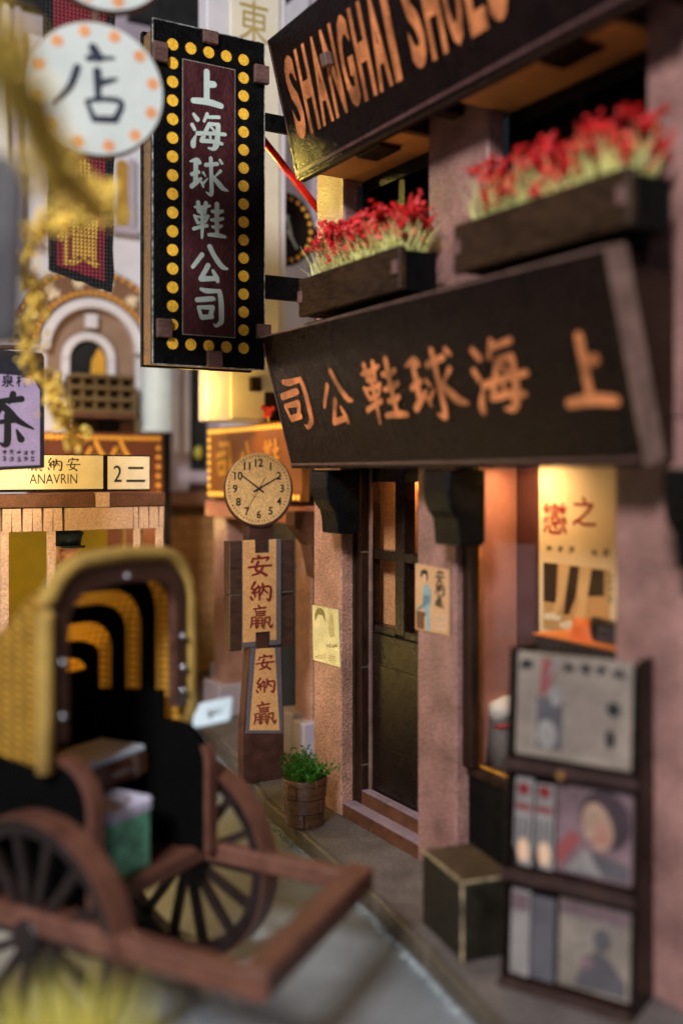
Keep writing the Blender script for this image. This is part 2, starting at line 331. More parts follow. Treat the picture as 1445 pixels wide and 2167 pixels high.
# ================================================================== the ground
kerb_px = [(540, 1660), (560, 1690), (640, 1762), (723, 1835), (800, 1902), (900, 2003), (1000, 2112)]
KP = [onZ(x, y, .3) for x, y in kerb_px]
KP = [V((10.4, 30, .3)), V((9.5, 23.5, .3)), V((8.95, 20.5, .3))] + KP + [V((KP[-1].x - .5, 6.2, .3)), V((KP[-1].x - 1.1, 2.5, .3))]
struct(build('road', MB().add([(-12, 1, 0), (24, 1, 0), (24, 32, 0), (-12, 32, 0)], [(0, 1, 2, 3)]), M_ROAD))
G0 = Fr((0, 0, 0), (1, 0, 0), (0, 1, 0))
def strip(off0, off1, z0, z1):
    mb = MB(); a = [(p.x + off0, p.y) for p in KP]; b = [(p.x + off1, p.y) for p in KP]
    for i in range(len(KP) - 1): mb.prism(G0, [a[i], b[i], b[i + 1], a[i + 1]], z0, z1)
    return mb
pv = MB(); pts = [(p.x + .1, p.y) for p in KP] + [(16, 2.5), (16, 30)]
pv.prism(G0, pts, .004, .3); struct(build('pavement', pv, M_PAVE))
struct(build('kerb', strip(0, .098, .004, .285), M_KERB, bev=.02))
gr = MB()
for i in range(1500):
    t = random.random() ** 1.0 * (len(KP) - 4) + 2; j = int(t); a = KP[j].lerp(KP[j + 1], t - j)
    r = random.uniform(.012, .03); gr.blob((a.x - .02 - abs(random.gauss(0, .07)), a.y, r * .6), r, 0 if False else 1, .5, seed=i) if False else gr.add(
        [(a.x - .02 - abs(random.gauss(0, .07)) + dx * r, a.y + dy * r, .004 + dz * r) for dx, dy, dz in ((1, 0, 0), (-.5, .8, 0), (-.5, -.8, 0), (.1 * random.random(), .1, 1.2))], [(0, 1, 3), (1, 2, 3), (2, 0, 3)])
g = build('kerb_gravel', gr, mat('blue_grey_gravel', (150, 156, 158), .6, .3, 3000, .3, 600, .2)); g['kind'] = 'stuff'
tag(g, 'blue grey gravel spilled along the foot of the kerb', 'gravel')

# ================================================================== the shoe shop on the right
shop = thing('shoe_shop', (9.6, 12.3, .3), 'mauve pillared shoe shop with dark door and lit display window', 'building')
M_FRAME = mat('dark_frame_wood', (40, 23, 15), .5, .35, 2600, .4, 420, .6, spec=.2, stretch=(1, 1, .25))
for y0, y1 in ((15.6, 16.6), (12.24, 13.24), (8.0, 9.06)):
    build('pillar', MB().box(9.0, 9.25, y0, y1, .3, 6.9), M_TANP if y0 > 15 else M_PINK, shop, .02)
    build('pillar_back', MB().box(9.253, 9.47, y0 + .02, y1 - .02, .3, 6.9), M_BURNT, shop)
for y0, y1 in ((15.5, 16.5), (11.5, 12.96), (7.2, 8.57)):
    build('upper_pillar', MB().box(9.0, 9.3, y0, y1, 6.9, 15.6), M_PINK, shop, .03)
build('end_wall', MB().box(9.48, 12, 16.3, 16.58, .3, 15.6), M_LILAC, shop, .02)
build('spandrel_wall', MB().box(9.31, 9.6, 7.2, 16.28, 6.9, 8.6), M_FRAME, shop)
# corbels
for y0, y1 in ((15.47, 16.0), (12.14, 12.75), (7.72, 8.45)):
    f = Fr((9.0, y0, 6.34), (-1, 0, 0), (0, 0, 1))
    prof = [(0, 0), (.66, 0), (.67, -.3), (.63, -.5)] + [(.63 - .10 * t, -.5 - .13 * math.sin(t * 1.57)) for t in (.4, .8)] + [(.50, -.68), (.47, -.85), (.46, -1.06), (.1, -1.08), (0, -1.02)]
    build('corbel', MB().prism(f, prof, 0, -(y1 - y0)), M_BLACK, shop, .025)
# door bay
bay = (13.24, 15.6)
for x0, x1, y0, y1, nm, mt in ((9.27, 9.47, 15.36, 15.597, 'door_jamb', M_FRAME), (9.40, 9.47, 15.30, 15.357, 'jamb_trim', M_EDGE)):
    build(nm, MB().box(x0, x1, y0, y1, .3, 6.45), mt, shop, .012)
for z in (2.9, 4.9, 1.2):
    build('joint_mark', MB().box(9.262, 9.45, 15.352, 15.36 + .001, z, z + .03), M_KERB, shop)
M_DOOR = mat('glossy_door_print', (24, 14, 10), .24, .5, 3200, .3, 380, .55, spec=.24)
door = build('door', MB().box(9.52, 9.60, 13.26, 15.30, .78, 3.55), M_DOOR, shop, .01)
DF = FX(9.47)
Ys = [(15.50, 15.42), (14.61, 14.33), (13.52, 13.26)]
mbd = MB()
for a, b in Ys: build('door_stile', MB().box(9.47, 9.70, b, a, 3.57, 6.45), M_DOOR, shop, .012)
build('door_panel', MB().box(9.455, 9.52, 13.26, 15.32, .8, 3.52), M_DOOR, shop, .012)
for z0, z1 in ((3.53, 3.66), (4.80, 4.96), (6.14, 6.45)):
    for (a, b) in ((14.612, 15.418), (13.522, 14.328)):
        build('door_rail', MB().box(9.475, 9.695, a, b, z0, z1), M_DOOR, shop, .01)
build('door_moulding', MB().fbox(DF, -15.2, -13.5, 2.98, 3.0, .016, .022), M_FRAME, shop); build('door_moulding', MB().fbox(DF, -15.2, -13.5, 1.6, 1.62, .016, .022), M_FRAME, shop)
build('door_curtain', MB().box(9.88, 9.92, 13.3, 16.26, 3.4, 6.5), mat('curtain_print', (206, 142, 92), .7, 0.3, 2600, .1, 150, .4), shop)
for (x0, x1, z0, z1) in ((9.02, 9.27, .3, .54), (9.275, 9.45, .3, .78)):
    for y0, y1 in ((14.62, 15.58), (13.42, 14.6), (13.26, 13.40)):
        st = build('step_block', MB().box(x0, x1, y0, y1, z0, z1 - .012), M_BROWN, shop, .01)
        build('step_top', MB().box(x0, x1, y0, y1, z1 - .0115, z1), mat('lavender_step_top', (150, 128, 138), .5, .3, 4200, .2, 300, .5), st)
# display window
build('window_side_wall', MB().box(9.26, 10.1, 12.20, 12.24, 1.9, 6.5), mat('rose_interior_print', (160, 106, 96), .55, .14, 4600, .16, 200, .4), shop)
build('window_back_wall', MB().box(10.12, 10.2, 8.2, 12.24, 1.9, 6.6), mat('plum_interior_print', (70, 36, 36), .5, .2, 4600, .2, 300, .4), shop)
build('window_end_wall', MB().box(9.48, 10.1, 8.9, 8.96, 1.9, 6.5), M_FRAME, shop)
build('window_ceiling', MB().box(9.26, 10.1, 9.07, 12.19, 6.45, 6.5), M_FRAME, shop)
build('window_sill', MB().box(9.15, 10.1, 9.07, 12.195, 1.86, 1.99), M_FRAME, shop, .02)
build('window_reveal', MB().box(9.10, 9.25, 12.0, 12.235, 2.0, 6.45), M_FRAME, shop, .015)
pane = build('window_pane', MB().box(9.30, 9.34, 9.10, 12.10, 2.02, 6.42), glass(), shop)
M_AMB = mat('amber_acrylic_edge', (214, 146, 54), .25, .2, 3000, .2, 600, .2, spec=.8)
build('pane_edge', MB().box(9.295, 9.345, 12.102, 12.14, 2.0, 6.43), M_AMB, pane); build('pane_edge', MB().box(9.295, 9.345, 9.10, 12.10, 1.992, 2.018), M_AMB, pane)
build('stall_riser', MB().box(9.22, 9.3, 9.07, 12.235, .3, 1.85), M_BLACK, shop, .015)
build('shop_floor', MB().box(9.46, 12, 8, 16.28, .3, .34), M_FRAME, shop)
# upper windows
for y0, y1 in ((12.97, 15.49), (8.58, 11.49)):
    uw = build('upper_window', MB().box(9.62, 9.7, y0, y1, 8.6, 11.4), M_BLACK, shop)
    for a, b, c, d in ((y0, y0 + .22, 8.6, 11.15), (y1 - .22, y1, 8.6, 11.15), ((y0 + y1) / 2 - .1, (y0 + y1) / 2 + .1, 8.6, 11.15), (y0, y1, 11.16, 11.38)):
        build('window_frame', MB().box(9.36, 9.615, a, b, c, d), M_BLACK, uw, .012)
    for k in range(2):
        yy = y0 + .22 + k * ((y1 - y0) / 2 - .06)
        for a, b, c, d in ((yy + .05, yy + .7, 10.0, 10.25), (yy + .35, yy + .6, 9.4, 9.98), (yy + .05, yy + .3, 10.5, 10.9)):
            build('lattice_block', MB().box(9.5, 9.615, a, b, c, d), M_DARK, uw, .01)
    build('soffit', MB().box(8.43, 9.62, y0, y1, 11.40, 11.46), mat('tan_soffit', (228, 160, 88), .6, .16, 4200, .14, 200, .4), shop)
    build('soffit_tab', MB().box(8.45, 8.85, y0 + .5, y0 + 1.2, 11.33, 11.39), M_FRAME, shop, .01)
    build('window_sill', MB().box(8.2, 9.6, y0 - .02, y1 - .01, 8.62, 8.83), M_BURNT, shop, .02)
build('top_wall', MB().box(9.31, 9.6, 7.2, 16.28, 11.47, 15.6), M_PINK, shop)

# two leaning signboards
def board(name, corners, base, label, thick, group):
    z0, z1, x0, x1 = base
    O = V((x0, 12, z0)); W = V((x1 - x0, 0, z1 - z0)); fr = Fr(O, (0, -1, 0), W)
    t = thing(name, (9.0, 12, z0), label, 'shop sign', group)
    q = [fr.uv(*c) for c in corners]
    return t, fr, q
low, LF, q = board('shop_signboard', [(625, 995), (1352, 982), (1288, 520), (545, 720)], (6.36, 8.70, 8.3, 7.70), 'long dark signboard with copper Chinese characters above the shop door', .35, None)
vb, vt = q[0][1] * .5 + q[1][1] * .5, q[2][1] * .5 + q[3][1] * .5; uL = (q[0][0] + q[3][0]) / 2; uR = (q[1][0] + q[2][0]) / 2
q = [(uL + .02, vb), (uR, vb), (uR, vt), (uL - .02, vt)]
build('face_board', MB().prism(LF, q, -.30, 0), M_SIGN, low, .012)
build('board_end', MB().prism(LF, [(uR + .002, vb), (uR + .03, vb), (uR + .03, vt), (uR + .002, vt)], -.30, .004), M_EDGE, low)
build('board_top', MB().prism(LF, [(uL, vt + .002), (uR, vt + .002), (uR, vt + .03), (uL, vt + .03)], -.30, .004), M_EDGE, low)
M_LINE = mat('mauve_border_line', (92, 62, 60), .45, .3, 4200, .3, 600, .4)
build('border_line', MB().fbox(LF, uL + .05, uR - .04, vb + .06, vb + .10, .002, .012), M_LINE, low)
build('border_line', MB().prism(LF, [(uL + .05, vb + .101), (uL + .075, vb + .101), (uL + .06, vt - .1), (uL + .035, vt - .1)], .002, .008), M_LINE, low)
for vv in (.9, 1.35): build('slot_mark', MB().fbox(LF, uL - .004, uL + .10, vv, vv + .02, .001, .006), M_VOID, low)
for ch, bx in (('司', (590, 794, 664, 916)), ('公', (672, 770, 752, 908)), ('鞋', (756, 748, 866, 906)), ('球', (850, 726, 996, 898)), ('海', (985, 704, 1132, 886)), ('上', (1168, 690, 1312, 874))):
    cx, cy = (bx[0] + bx[2]) / 2, (bx[1] + bx[3]) / 2; u, v = LF.uv(cx, cy)
    hgt = abs(LF.uv(cx, bx[1])[1] - LF.uv(cx, bx[3])[1]) * .92; wd = abs(LF.uv(bx[2], cy)[0] - LF.uv(bx[0], cy)[0]) * .84
    brush(ch, LF, (u - wd / 2, v - hgt / 2, u + wd / 2, v + hgt / 2), M_COPPER, low, .006, fat=.86)
for y in (15.4, 12.5, 8.4): build('back_brace', MB().prism(Fr((9.0, y, 6.42), (-1, 0, 0), (0, 0, 1)), [(0, 0), (.35, 0), (.95, 2.15), (0, 2.15)], 0, -.25), M_FRAME, low)

up, UF, q = board('upper_signboard', [(620, 385), (1343, 15), (1343, -330), (572, 80)], (11.40, 13.75, 8.3, 7.72), 'tilted dark signboard reading SHANGHAI SHOES in copper letters over upper windows', .3, None)
vb, vt = q[0][1], q[3][1]; uL = (q[0][0] + q[3][0]) / 2; uR = uL + 8.4
build('face_board', MB().prism(UF, [(uL, vb), (uR, vb), (uR, vt), (uL, vt)], -.30, 0), M_SIGN, up, .012)
build('border_line', MB().fbox(UF, uL + .05, uR - .05, vb + .07, vb + .12, .002, .014), M_LINE, up)
build('border_line', MB().fbox(UF, uL + .05, uL + .075, vb + .121, vt - .1, .002, .008), M_LINE, up)
build('under_ledge', MB().box(8.31, 8.42, 12 - uR, 12 - uL - .1, 11.34, 11.40), M_FRAME, up, .01)
us = UF.uv(612, 200)[0]; ue = UF.uv(1140, 0)[0]; lv0, lv1 = UF.uv(652, 288)[1], UF.uv(604, 120)[1]
word = 'SHANGHAI SHOES'; adv = (ue - us) / (len(word) - .4)
u = us
for c in word:
    if c == ' ': u += adv * .62; continue
    wd = adv * (.42 if c == 'I' else .93)
    text('letter', c, UF, (u, lv0, u + wd * .84, lv1), M_COPPER, up, .006, bold=.035); u += wd + adv * .035
build('mortise_tab', MB().fbox(UF, us + adv * 3.05, us + adv * 3.4, lv0 + .78, lv0 + .98, 0.002, .14), M_EDGE, up, .012)
for y in (15.4, 12.3, 8.0): build('back_brace', MB().prism(Fr((9.0, y, 11.47), (-1, 0, 0), (0, 0, 1)), [(0, 0), (.35, 0), (.95, 2.15), (0, 2.15)], 0, -.25), M_FRAME, up)

# flower boxes
def grass(c0, c1, w0, w1, z, n, h, lean, r=.018):
    mb = MB()
    for i in range(n):
        a = V((random.uniform(c0, c1), random.uniform(w0, w1), z)); hh = h * random.uniform(.55, 1.15); d = V((random.gauss(0, lean), random.gauss(0, lean), 1)); d2 = d + V((random.gauss(0, lean), random.gauss(0, lean), -.15))
        p1 = a + d.normalized() * hh * .5; p2 = p1 + d2.normalized() * hh * .5; s = V((random.uniform(-1, 1), random.uniform(-1, 1), 0)).normalized() * r; s2 = V((-s.y, s.x, 0))
        vs = [a + s, a - s * .5 + s2, a - s * .5 - s2, p1 + s * .8, p1 - s * .4 + s2 * .8, p1 - s * .4 - s2 * .8, p2]
        mb.add(vs, [(0, 1, 4, 3), (1, 2, 5, 4), (2, 0, 3, 5), (3, 4, 6), (4, 5, 6), (5, 3, 6)])
    return mb
M_STRAW = mat('pale_straw_stem', (226, 222, 142), .6, .15, 3000, .35, 400, .1, trans=.2)
M_BLOSS = mat('red_blossom', (190, 10, 14), .5, .2, 3000, .35, 500, .2); M_BLOS2 = mat('pink_red_blossom', (212, 44, 44), .5, .2, 3000, .35, 500, .2)
bl_mesh = []
for k in range(5):
    mb = MB()
    for j in range(12): mb.blob((random.gauss(0, .04), random.gauss(0, .04), random.gauss(0, .065)), random.uniform(.016, .034), 1, 1.3, (1, 1, random.uniform(1, 1.9)), seed=k * 17 + j)
    o = build('blossom', mb, M_BLOSS if k % 3 else M_BLOS2); bl_mesh.append(o.data); bpy.data.objects.remove(o)
def planter(y0, y1, label, nb):
    t = thing('flower_box', (8.4, (y0 + y1) / 2, 8.84), label, 'planter', 'flower boxes under the upper windows')
    build('front_board', MB().box(7.90, 8.02, y0, y1, 8.86, 9.48), mat('planter_wood', (58, 40, 26), .4, .45, 2300, .4, 260, .8, spec=.15, stretch=(1, .25, 1)), t, .015)
    build('end_board', MB().box(8.022, 8.5, y0 + .05, y0 + .17, 8.86, 9.44), M_BLACK, t, .015); build('end_board', MB().box(8.022, 8.5, y1 - .17, y1 - .05, 8.86, 9.44), M_BLACK, t, .015)
    build('bottom_board', MB().box(8.022, 8.5, y0 + .172, y1 - .172, 8.86, 8.95), M_BLACK, t)
    build('back_board', MB().box(8.502, 8.56, y0 + .05, y1 - .05, 8.86, 9.44), M_BLACK, t)
    build('soil', MB().box(8.03, 8.49, y0 + .18, y1 - .18, 8.955, 9.36), M_BURNT, t)
    for yy in (y0 + .03, y1 - .16):
        build('finger_joint', MB().box(7.86, 7.899, yy, yy + .13, 9.08, 9.28), M_TAB, t, .01)
    f = build('stems', grass(8.06, 8.5, y0 + .2, y1 - .2, 9.34, 760, .72, .36, .010), M_STRAW, t); f['kind'] = 'stuff'
    for i in range(nb):
        o = bpy.data.objects.new('blossom', random.choice(bl_mesh)); COL.objects.link(o); o.parent = t; BASE[o] = BASE[t]
        k = random.random(); p = V((random.uniform(8.0, 8.6), y0 + .12 + (y1 - y0 - .24) * random.random(), 9.74 + .40 * k + .08 * math.sin(i))); o.location = (p - BASE[t]) * S
        o.rotation_euler = (random.random() * 6, random.random() * 6, random.random() * 6); s = random.uniform(.8, 1.5); o.scale = (s, s, s * 1.1)
planter(12.07, 15.1, 'dark wooden box of red flowers nearer the vertical sign', 105)
planter(7.75, 10.8, 'blurred dark wooden box of red flowers nearer the frame edge', 120)

# posters on the pillars
pf = FX(8.985); P = lambda *a: pxs(pf, a)
po = thing('pillar_poster', onX(690, 1345, 8.985), 'gold tinted cream poster on the pillar beside the clock', 'poster')
M_GPOST = mat('cream_gloss_paper', (212, 200, 150), .32, .12, 4000, .12, 250, .3, spec=.7)
build('sheet', MB().prism(pf, P((662, 1280), (716, 1290), (721, 1412), (664, 1396)), -.01, .012), M_GPOST, po)
M_OLIVE = mat('olive_ink', (132, 118, 62), .6, .2, 4000, .2, 400, .2); M_BROWNINK = mat('brown_ink', (136, 92, 44), .6, .2, 4000, .2, 400, .2)
pr('hair_print', P(*[(678 + 11 * math.cos(a / 9), 1306 + 20 * math.sin(a / 9)) for a in range(28, 57)] + [(690, 1318), (684, 1302), (674, 1300), (668, 1316)]), pf, M_OLIVE, po, .014)
pr('figure_print', P((700, 1296), (706, 1300), (710, 1345), (700, 1350), (696, 1330)), pf, mat('pale_olive_ink', (186, 170, 112), .6, .2, 4000, .2, 400, .2), po, .014)
for k in range(4): squiggle(pf, (*pf.uv(692 + k * 6, 1370), *pf.uv(697 + k * 6, 1362)), M_BROWNINK, po, .014, 4)
for k in range(3):
    for j in range(3): squiggle(pf, (*pf.uv(697 + j * 5, 1390 + k * 5), *pf.uv(701 + j * 5, 1386 + k * 5)), M_BROWNINK, po, .014, 3)
for k in range(5):
    for j in range(2): squiggle(pf, (*pf.uv(669 + k * 4.5, 1389 + j * 5), *pf.uv(673 + k * 4.5, 1385 + j * 5)), M_BROWNINK, po, .014, 3)
pf2 = FX(8.985); po2 = thing('qipao_poster', onX(915, 1265, 8.985), 'small tan poster of a woman in blue dress on middle pillar', 'poster')
build('sheet', MB().prism(pf2, P((880, 1192), (950, 1206), (950, 1346), (880, 1330)), -.01, .012), mat('tan_poster_print', (208, 160, 116), .6, .12, 4500, .1, 200, .3), po2)
M_BLUE = mat('faded_blue_ink', (128, 160, 168), .6, .15, 4000, .2, 400, .2); M_FLESH = mat('flesh_ink', (220, 178, 146), .6, .1, 4000, .1, 400, .2); M_BRINK = mat('table_brown_ink', (104, 60, 38), .6, .15, 4000, .2, 400, .2)
pr('dress_print', P((899, 1236), (906, 1236), (913, 1252), (914, 1270), (910, 1290), (912, 1334), (904, 1336), (902, 1300), (895, 1278), (896, 1250)), pf2, M_BLUE, po2, .014)
pr('face_print', P((896, 1216), (902, 1214), (904, 1226), (900, 1234), (896, 1226)), pf2, M_FLESH, po2, .014)
pr('hair_print', P((891, 1218), (892, 1208), (899, 1204), (906, 1208), (907, 1222), (904, 1232), (903, 1216), (897, 1214), (894, 1222)), pf2, M_INK, po2, .017)
pr('table_print', P((882, 1292), (902, 1296), (902, 1304), (899, 1304), (899, 1332), (883, 1328)), pf2, M_BRINK, po2, .0155)
pr('sleeve_print', P((898, 1258), (912, 1262), (910, 1276), (900, 1282), (886, 1292), (884, 1288), (896, 1278)), pf2, mat('teal_ink', (92, 128, 140), .6, .15, 4000, .2, 400, .2), po2, .018)
for ch, yy in (('安', 1221), ('納', 1246), ('贏', 1272)):
    u, v = pf2.uv(932, yy); brush(ch, pf2, (u - .12, v - .1, u + .12, v + .1), M_INK, po2, .014, fat=1.2)
pr('caption_panel', P((922, 1298), (945, 1302), (945, 1336), (922, 1332)), pf2, M_FLESH, po2, .014)
for k in range(5):
    for j in range(3): squiggle(pf2, (*pf2.uv(924 + j * 7, 1307 + k * 5.5), *pf2.uv(929 + j * 7, 1303 + k * 5.5)), M_BROWNINK, po2, .016, 3)

# things inside the display window
wf = FX(10.1); ad = thing('shoe_advert', onX(1210, 1350, 10.1), 'cream shoe poster with red characters inside the lit display window', 'poster')
Q = lambda *a: pxs(wf, a)
a0 = wf.uv(1140, 1350); a1 = wf.uv(1300, 1380)
build('sheet', MB().fbox(wf, a0[0], a0[0] + 1.75, 3.75, 6.44, -.012, 0), M_CREAM, ad)
pr('photo_ground', Q((1150, 1190), (1290, 1206), (1290, 1352), (1150, 1330)), wf, mat('sepia_photo', (190, 150, 100), .6, .1, 4000, .1, 300, .2), ad, .004)
pr('photo_shadow', Q((1150, 1190), (1180, 1193), (1176, 1276), (1150, 1272)), wf, mat('photo_shadow_ink', (52, 38, 26), .6, .2, 2600, .4, 250, .2), ad, .006); pr('photo_shadow', Q((1206, 1197), (1226, 1199), (1218, 1262), (1204, 1300), (1192, 1300)), wf, mat('photo_shadow_ink', (52, 38, 26), .6, .2, 2600, .4, 250, .2), ad, .006)
pr('photo_shadow', Q((1252, 1204), (1278, 1207), (1278, 1262), (1240, 1262)), wf, mat('photo_shadow_ink', (52, 38, 26), .6, .2, 2600, .4, 250, .2), ad, .006)
M_SOCK = mat('pale_leg_print', (214, 178, 128), .6, .1, 4000, .1, 300, .2); M_SHOEW = mat('white_shoe_print', (220, 208, 188), .6, .1, 4000, .1, 300, .2)
pr('leg_print', Q((1184, 1192), (1206, 1196), (1192, 1276), (1178, 1302), (1168, 1300), (1182, 1250)), wf, M_SOCK, ad, .007); pr('leg_print', Q((1226, 1199), (1252, 1203), (1242, 1268), (1236, 1322), (1212, 1322), (1224, 1262)), wf, M_SOCK, ad, .007)
pr('shoe_print', Q((1152, 1298), (1168, 1296), (1188, 1304), (1184, 1314), (1152, 1310)), wf, M_SHOEW, ad, .009); pr('shoe_print', Q((1184, 1318), (1206, 1312), (1236, 1318), (1236, 1330), (1208, 1334), (1186, 1328)), wf, M_SHOEW, ad, .009)
M_SCARLET = mat('scarlet_ink', (140, 0, 4), .6, .12, 4000, .12, 300, .2)
u, v = wf.uv(1174, 1098); text('character', '戀', wf, (u - .26, v - .22, u + .26, v + .24), M_SCARLET, ad, .006, bold=.012)
u, v = wf.uv(1236, 1084); text('character', '之', wf, (u - .24, v - .2, u + .24, v + .22), M_SCARLET, ad, .006, bold=.012)
for k in range(6):
    if k != 3: u, v = wf.uv(1162 + k * 24, 1158 + k * 3); squiggle(wf, (u - .05, v - .06, u + .05, v + .06), M_INK, ad, .006, 5)
for k in range(5): u, v = wf.uv(1292, 1218 + k * 14); squiggle(wf, (u - .035, v - .035, u + .035, v + .035), M_INK, ad, .006, 4)
sb = onX(1262, 1352, 9.8)
pl = thing('display_plinth', (9.75, 10.1, 2.0), 'brown display plinth inside the shop window holding boots', 'plinth')
build('block', MB().box(9.42, 10.05, 9.15, 11.0, 2.0, sb.z - .02), M_FRAME, pl, .02); build('plinth_top', MB().box(9.40, 10.07, 9.12, 11.02, sb.z - .018, sb.z), mat('orange_display_top', (214, 120, 44), .5, .1, 4000, .1, 300, .2), pl)
zb = sb.z
bf = FX(9.62)
shb = thing('shoe_box', (9.75, 9.95, zb), 'small black shoe box with grey lettering in the display window', 'box')
c0 = bf.uv(1244, 1325); 
build('carton', MB().box(9.62, 9.92, 9.40, -bf.uv(1246, 1330)[0], zb, zb + .26), M_BLACK, shb, .015)
text('lettering', 'BOOTS', bf, (-9.98, zb + .03, -9.46, zb + .11), M_GREY, shb, .008, bold=.02); text('lettering', 'SHOES', bf, (-9.98, zb + .14, -9.46, zb + .22), M_GREY, shb, .008, bold=.02)
def shoe(name, c, L, m, label, sole, face=0):
    t = thing(name, c, label, 'shoe'); up_ = MB(); n = 12; rows = []
    for i in range(n + 1):
        x = i / n; wdt = .13 * L / .6 * (1.0 - .25 * abs(x - .35) - (.5 * max(0, x - .8) / .2)); h = (.30 if x < .3 else .30 - .22 * min(1, (x - .3) / .35)) * L / .6 * (1 - .3 * max(0, x - .85) / .15)
        rows.append([(x * L, -wdt, .03), (x * L, -wdt * .9, h * .6), (x * L, -wdt * .35, h), (x * L, wdt * .35, h), (x * L, wdt * .9, h * .6), (x * L, wdt, .03)])
    ca, sa = math.cos(face), math.sin(face); tr = lambda p: V(c) + V((p[0] * ca - p[1] * sa, p[0] * sa + p[1] * ca, p[2]))
    vs = [tr(p) for r in rows for p in r]; fs = [(i * 6 + j, i * 6 + j + 1, i * 6 + 6 + j + 1, i * 6 + 6 + j) for i in range(n) for j in range(5)] + [tuple(range(6)), tuple(n * 6 + j for j in range(5, -1, -1))]
    build('shoe_upper', up_.add(vs, fs), m, t, smooth=True)
    build('sole', MB().prism(Fr(V(c), (ca, sa, 0), (-sa, ca, 0)), [(-.01, -.12 * L / .6), (L * .5, -.13 * L / .6), (L * 1.02, -.06 * L / .6), (L * 1.02, .06 * L / .6), (L * .5, .13 * L / .6), (-.01, .12 * L / .6)], .0, .034), sole, t)
shoe('canvas_shoe', onX(1215, 1356, 9.62) * 1 - V((0, 0, 0)), .6, mat('orange_canvas', (224, 104, 28), .6, .12, 4000, .15, 300, .3), 'bright orange canvas shoe in the display window', M_WHITE, -1.2)
shoe('leather_shoe', V((9.85, 10.3, zb + .001)), .55, M_BLACK, 'black shoe behind the black shoe box in display window', M_FRAME, -1.7)
fg = thing('display_bundle', (9.7, 11.5, 2.0), 'small pale cloth bundle with dark skirt inside the window corner', 'display stand')
c = onX(1062, 1500, 9.75)
build('cloth_top', MB().blob((c.x, c.y, c.z), .26, 2, .5, (1, .8, .7), 3), M_WHITE, fg, smooth=True); build('red_sash', MB().blob((c.x - .06, c.y - .1, c.z - .22), .15, 2, .4, (1, 1, .4), 5), M_SCARLET, fg, smooth=True)
build('skirt', MB().tube([(c.x, c.y, 2.0), (c.x, c.y, c.z - .15)], [.26, .2], 14), M_GREY, fg, smooth=True)

# black box seat on the pavement
nb_ = onZ(978, 2040, .3); lb = onZ(893, 1955, .3); rb = onZ(1065, 2003, .3)
e1 = (lb - nb_); e1.normalize(); e2 = V((e1.y, -e1.x, 0)); nb_ = nb_ + e2 * .72; e2 = -e2
BX = Fr(nb_, e1, e2); bx = thing('wooden_block', nb_ + e1 * .6 + e2 * .36, 'dark wooden block with pale worn edges standing by the middle pillar', 'block')
build('block_body', MB().prism(BX, rect(0, 0, 1.2, .72), .002, .96), mat('dark_olive_block', (32, 27, 20), .45, .35, 4000, .4, 380, .8, spec=.3), bx, .03)
build('block_top', MB().prism(BX, rect(-.005, -.005, 1.205, .725), .9605, .985), mat('olive_block_top', (70, 56, 38), .42, .3, 4000, .45, 300, .8, spec=.4), bx, .01)

M_WORN = mat('worn_pale_edge', (146, 128, 98), .5, .5, 1400, .7, 700, .6)
for a, b in (((0, .72, .0), (0, .72, .985)), ((0, .72, .985), (1.2, .72, .985)), ((0, .0, .985), (0, .72, .985))):
    build('worn_edge', MB().tube([BX.p(*a), BX.p(*b)], .02, 6), M_WORN, bx)

# ------------------------------------------------------------------ clock post
cb = onZ(556, 1655, .3); CF = FY(18.1); ck = thing('street_clock', (onY(556, 1655, 18.1).x, 18.4, .3), 'clock post with round tan clock face and red Chinese characters', 'clock')
C = lambda *a: pxs(CF, a)
u, v = CF.uv(547.5, 1034); rr = .71
M_RIM = mat('dark_clock_rim', (62, 32, 24), .55, .3, 4000, .3, 400, .5)
disc = build('clock_case', MB().prism(CF, ell(u + .035, v - .035, rr, rr, 72), -.14, 0), M_RIM, ck)
face = build('clock_face', MB().prism(CF, ell(u, v, rr - .015, rr - .015, 72), .0015, .008), mat('tan_clock_paper', (214, 170, 110), .6, 0.26, 2800, .1, 260, .4), ck)
for k in range(1, 13):
    a = math.radians(90 - 30 * k); c, d = u + .50 * math.cos(a), v + .50 * math.sin(a); w_ = .055 if k < 10 else (.098 if k != 11 else .08)
    text('numeral', str(k), CF, (c - .12, d - .078, c + .12, d + .078), M_INK, face, .012, bold=.022, keep=True)
tk = MB()
for k in range(60):
    a = math.radians(6 * k); c, s_ = math.cos(a), math.sin(a); l = .035; wq = .006 if k % 5 else .011
    tk.flat(CF, [(u + (.615 - 0) * c - s_ * wq, v + .615 * s_ + c * wq), (u + .615 * c + s_ * wq, v + .615 * s_ - c * wq), (u + (.615 + l) * c + s_ * wq, v + (.615 + l) * s_ - c * wq), (u + (.615 + l) * c - s_ * wq, v + (.615 + l) * s_ + c * wq)], .011)
build('minute_ticks', tk, M_INK, face)
def hand(px, py, tail, wd, n):
    a, b = CF.uv(px, py); d = V((a - u, b - v)); L = d.length; d.normalize(); nn = V((-d.y, d.x)); q = [V((u, v)) - d * tail + nn * wd, V((u, v)) - d * tail - nn * wd, V((u, v)) + d * L - nn * wd * .6, V((u, v)) + d * L + nn * wd * .6]
    build('clock_hand', MB().flat(CF, [(p.x, p.y) for p in q], n), M_INK, face)
hand(509, 1004, .13, .018, .013); hand(594, 1007, .13, .018, .015); hand(522, 1079, .24, .006, .017)
build('clock_neck', MB().prism(CF, C((527, 1105), (581, 1105), (579, 1146), (528, 1146)), -.3, -.05), M_RIM, ck, .01)
b0 = CF.uv(485, 1146); b1 = CF.uv(622, 1366); s0 = CF.uv(512, 1143); s1 = CF.uv(594, 1363)
n0 = CF.uv(539, 1170); n1 = CF.uv(568, 1170); m0 = CF.uv(541, 1338)
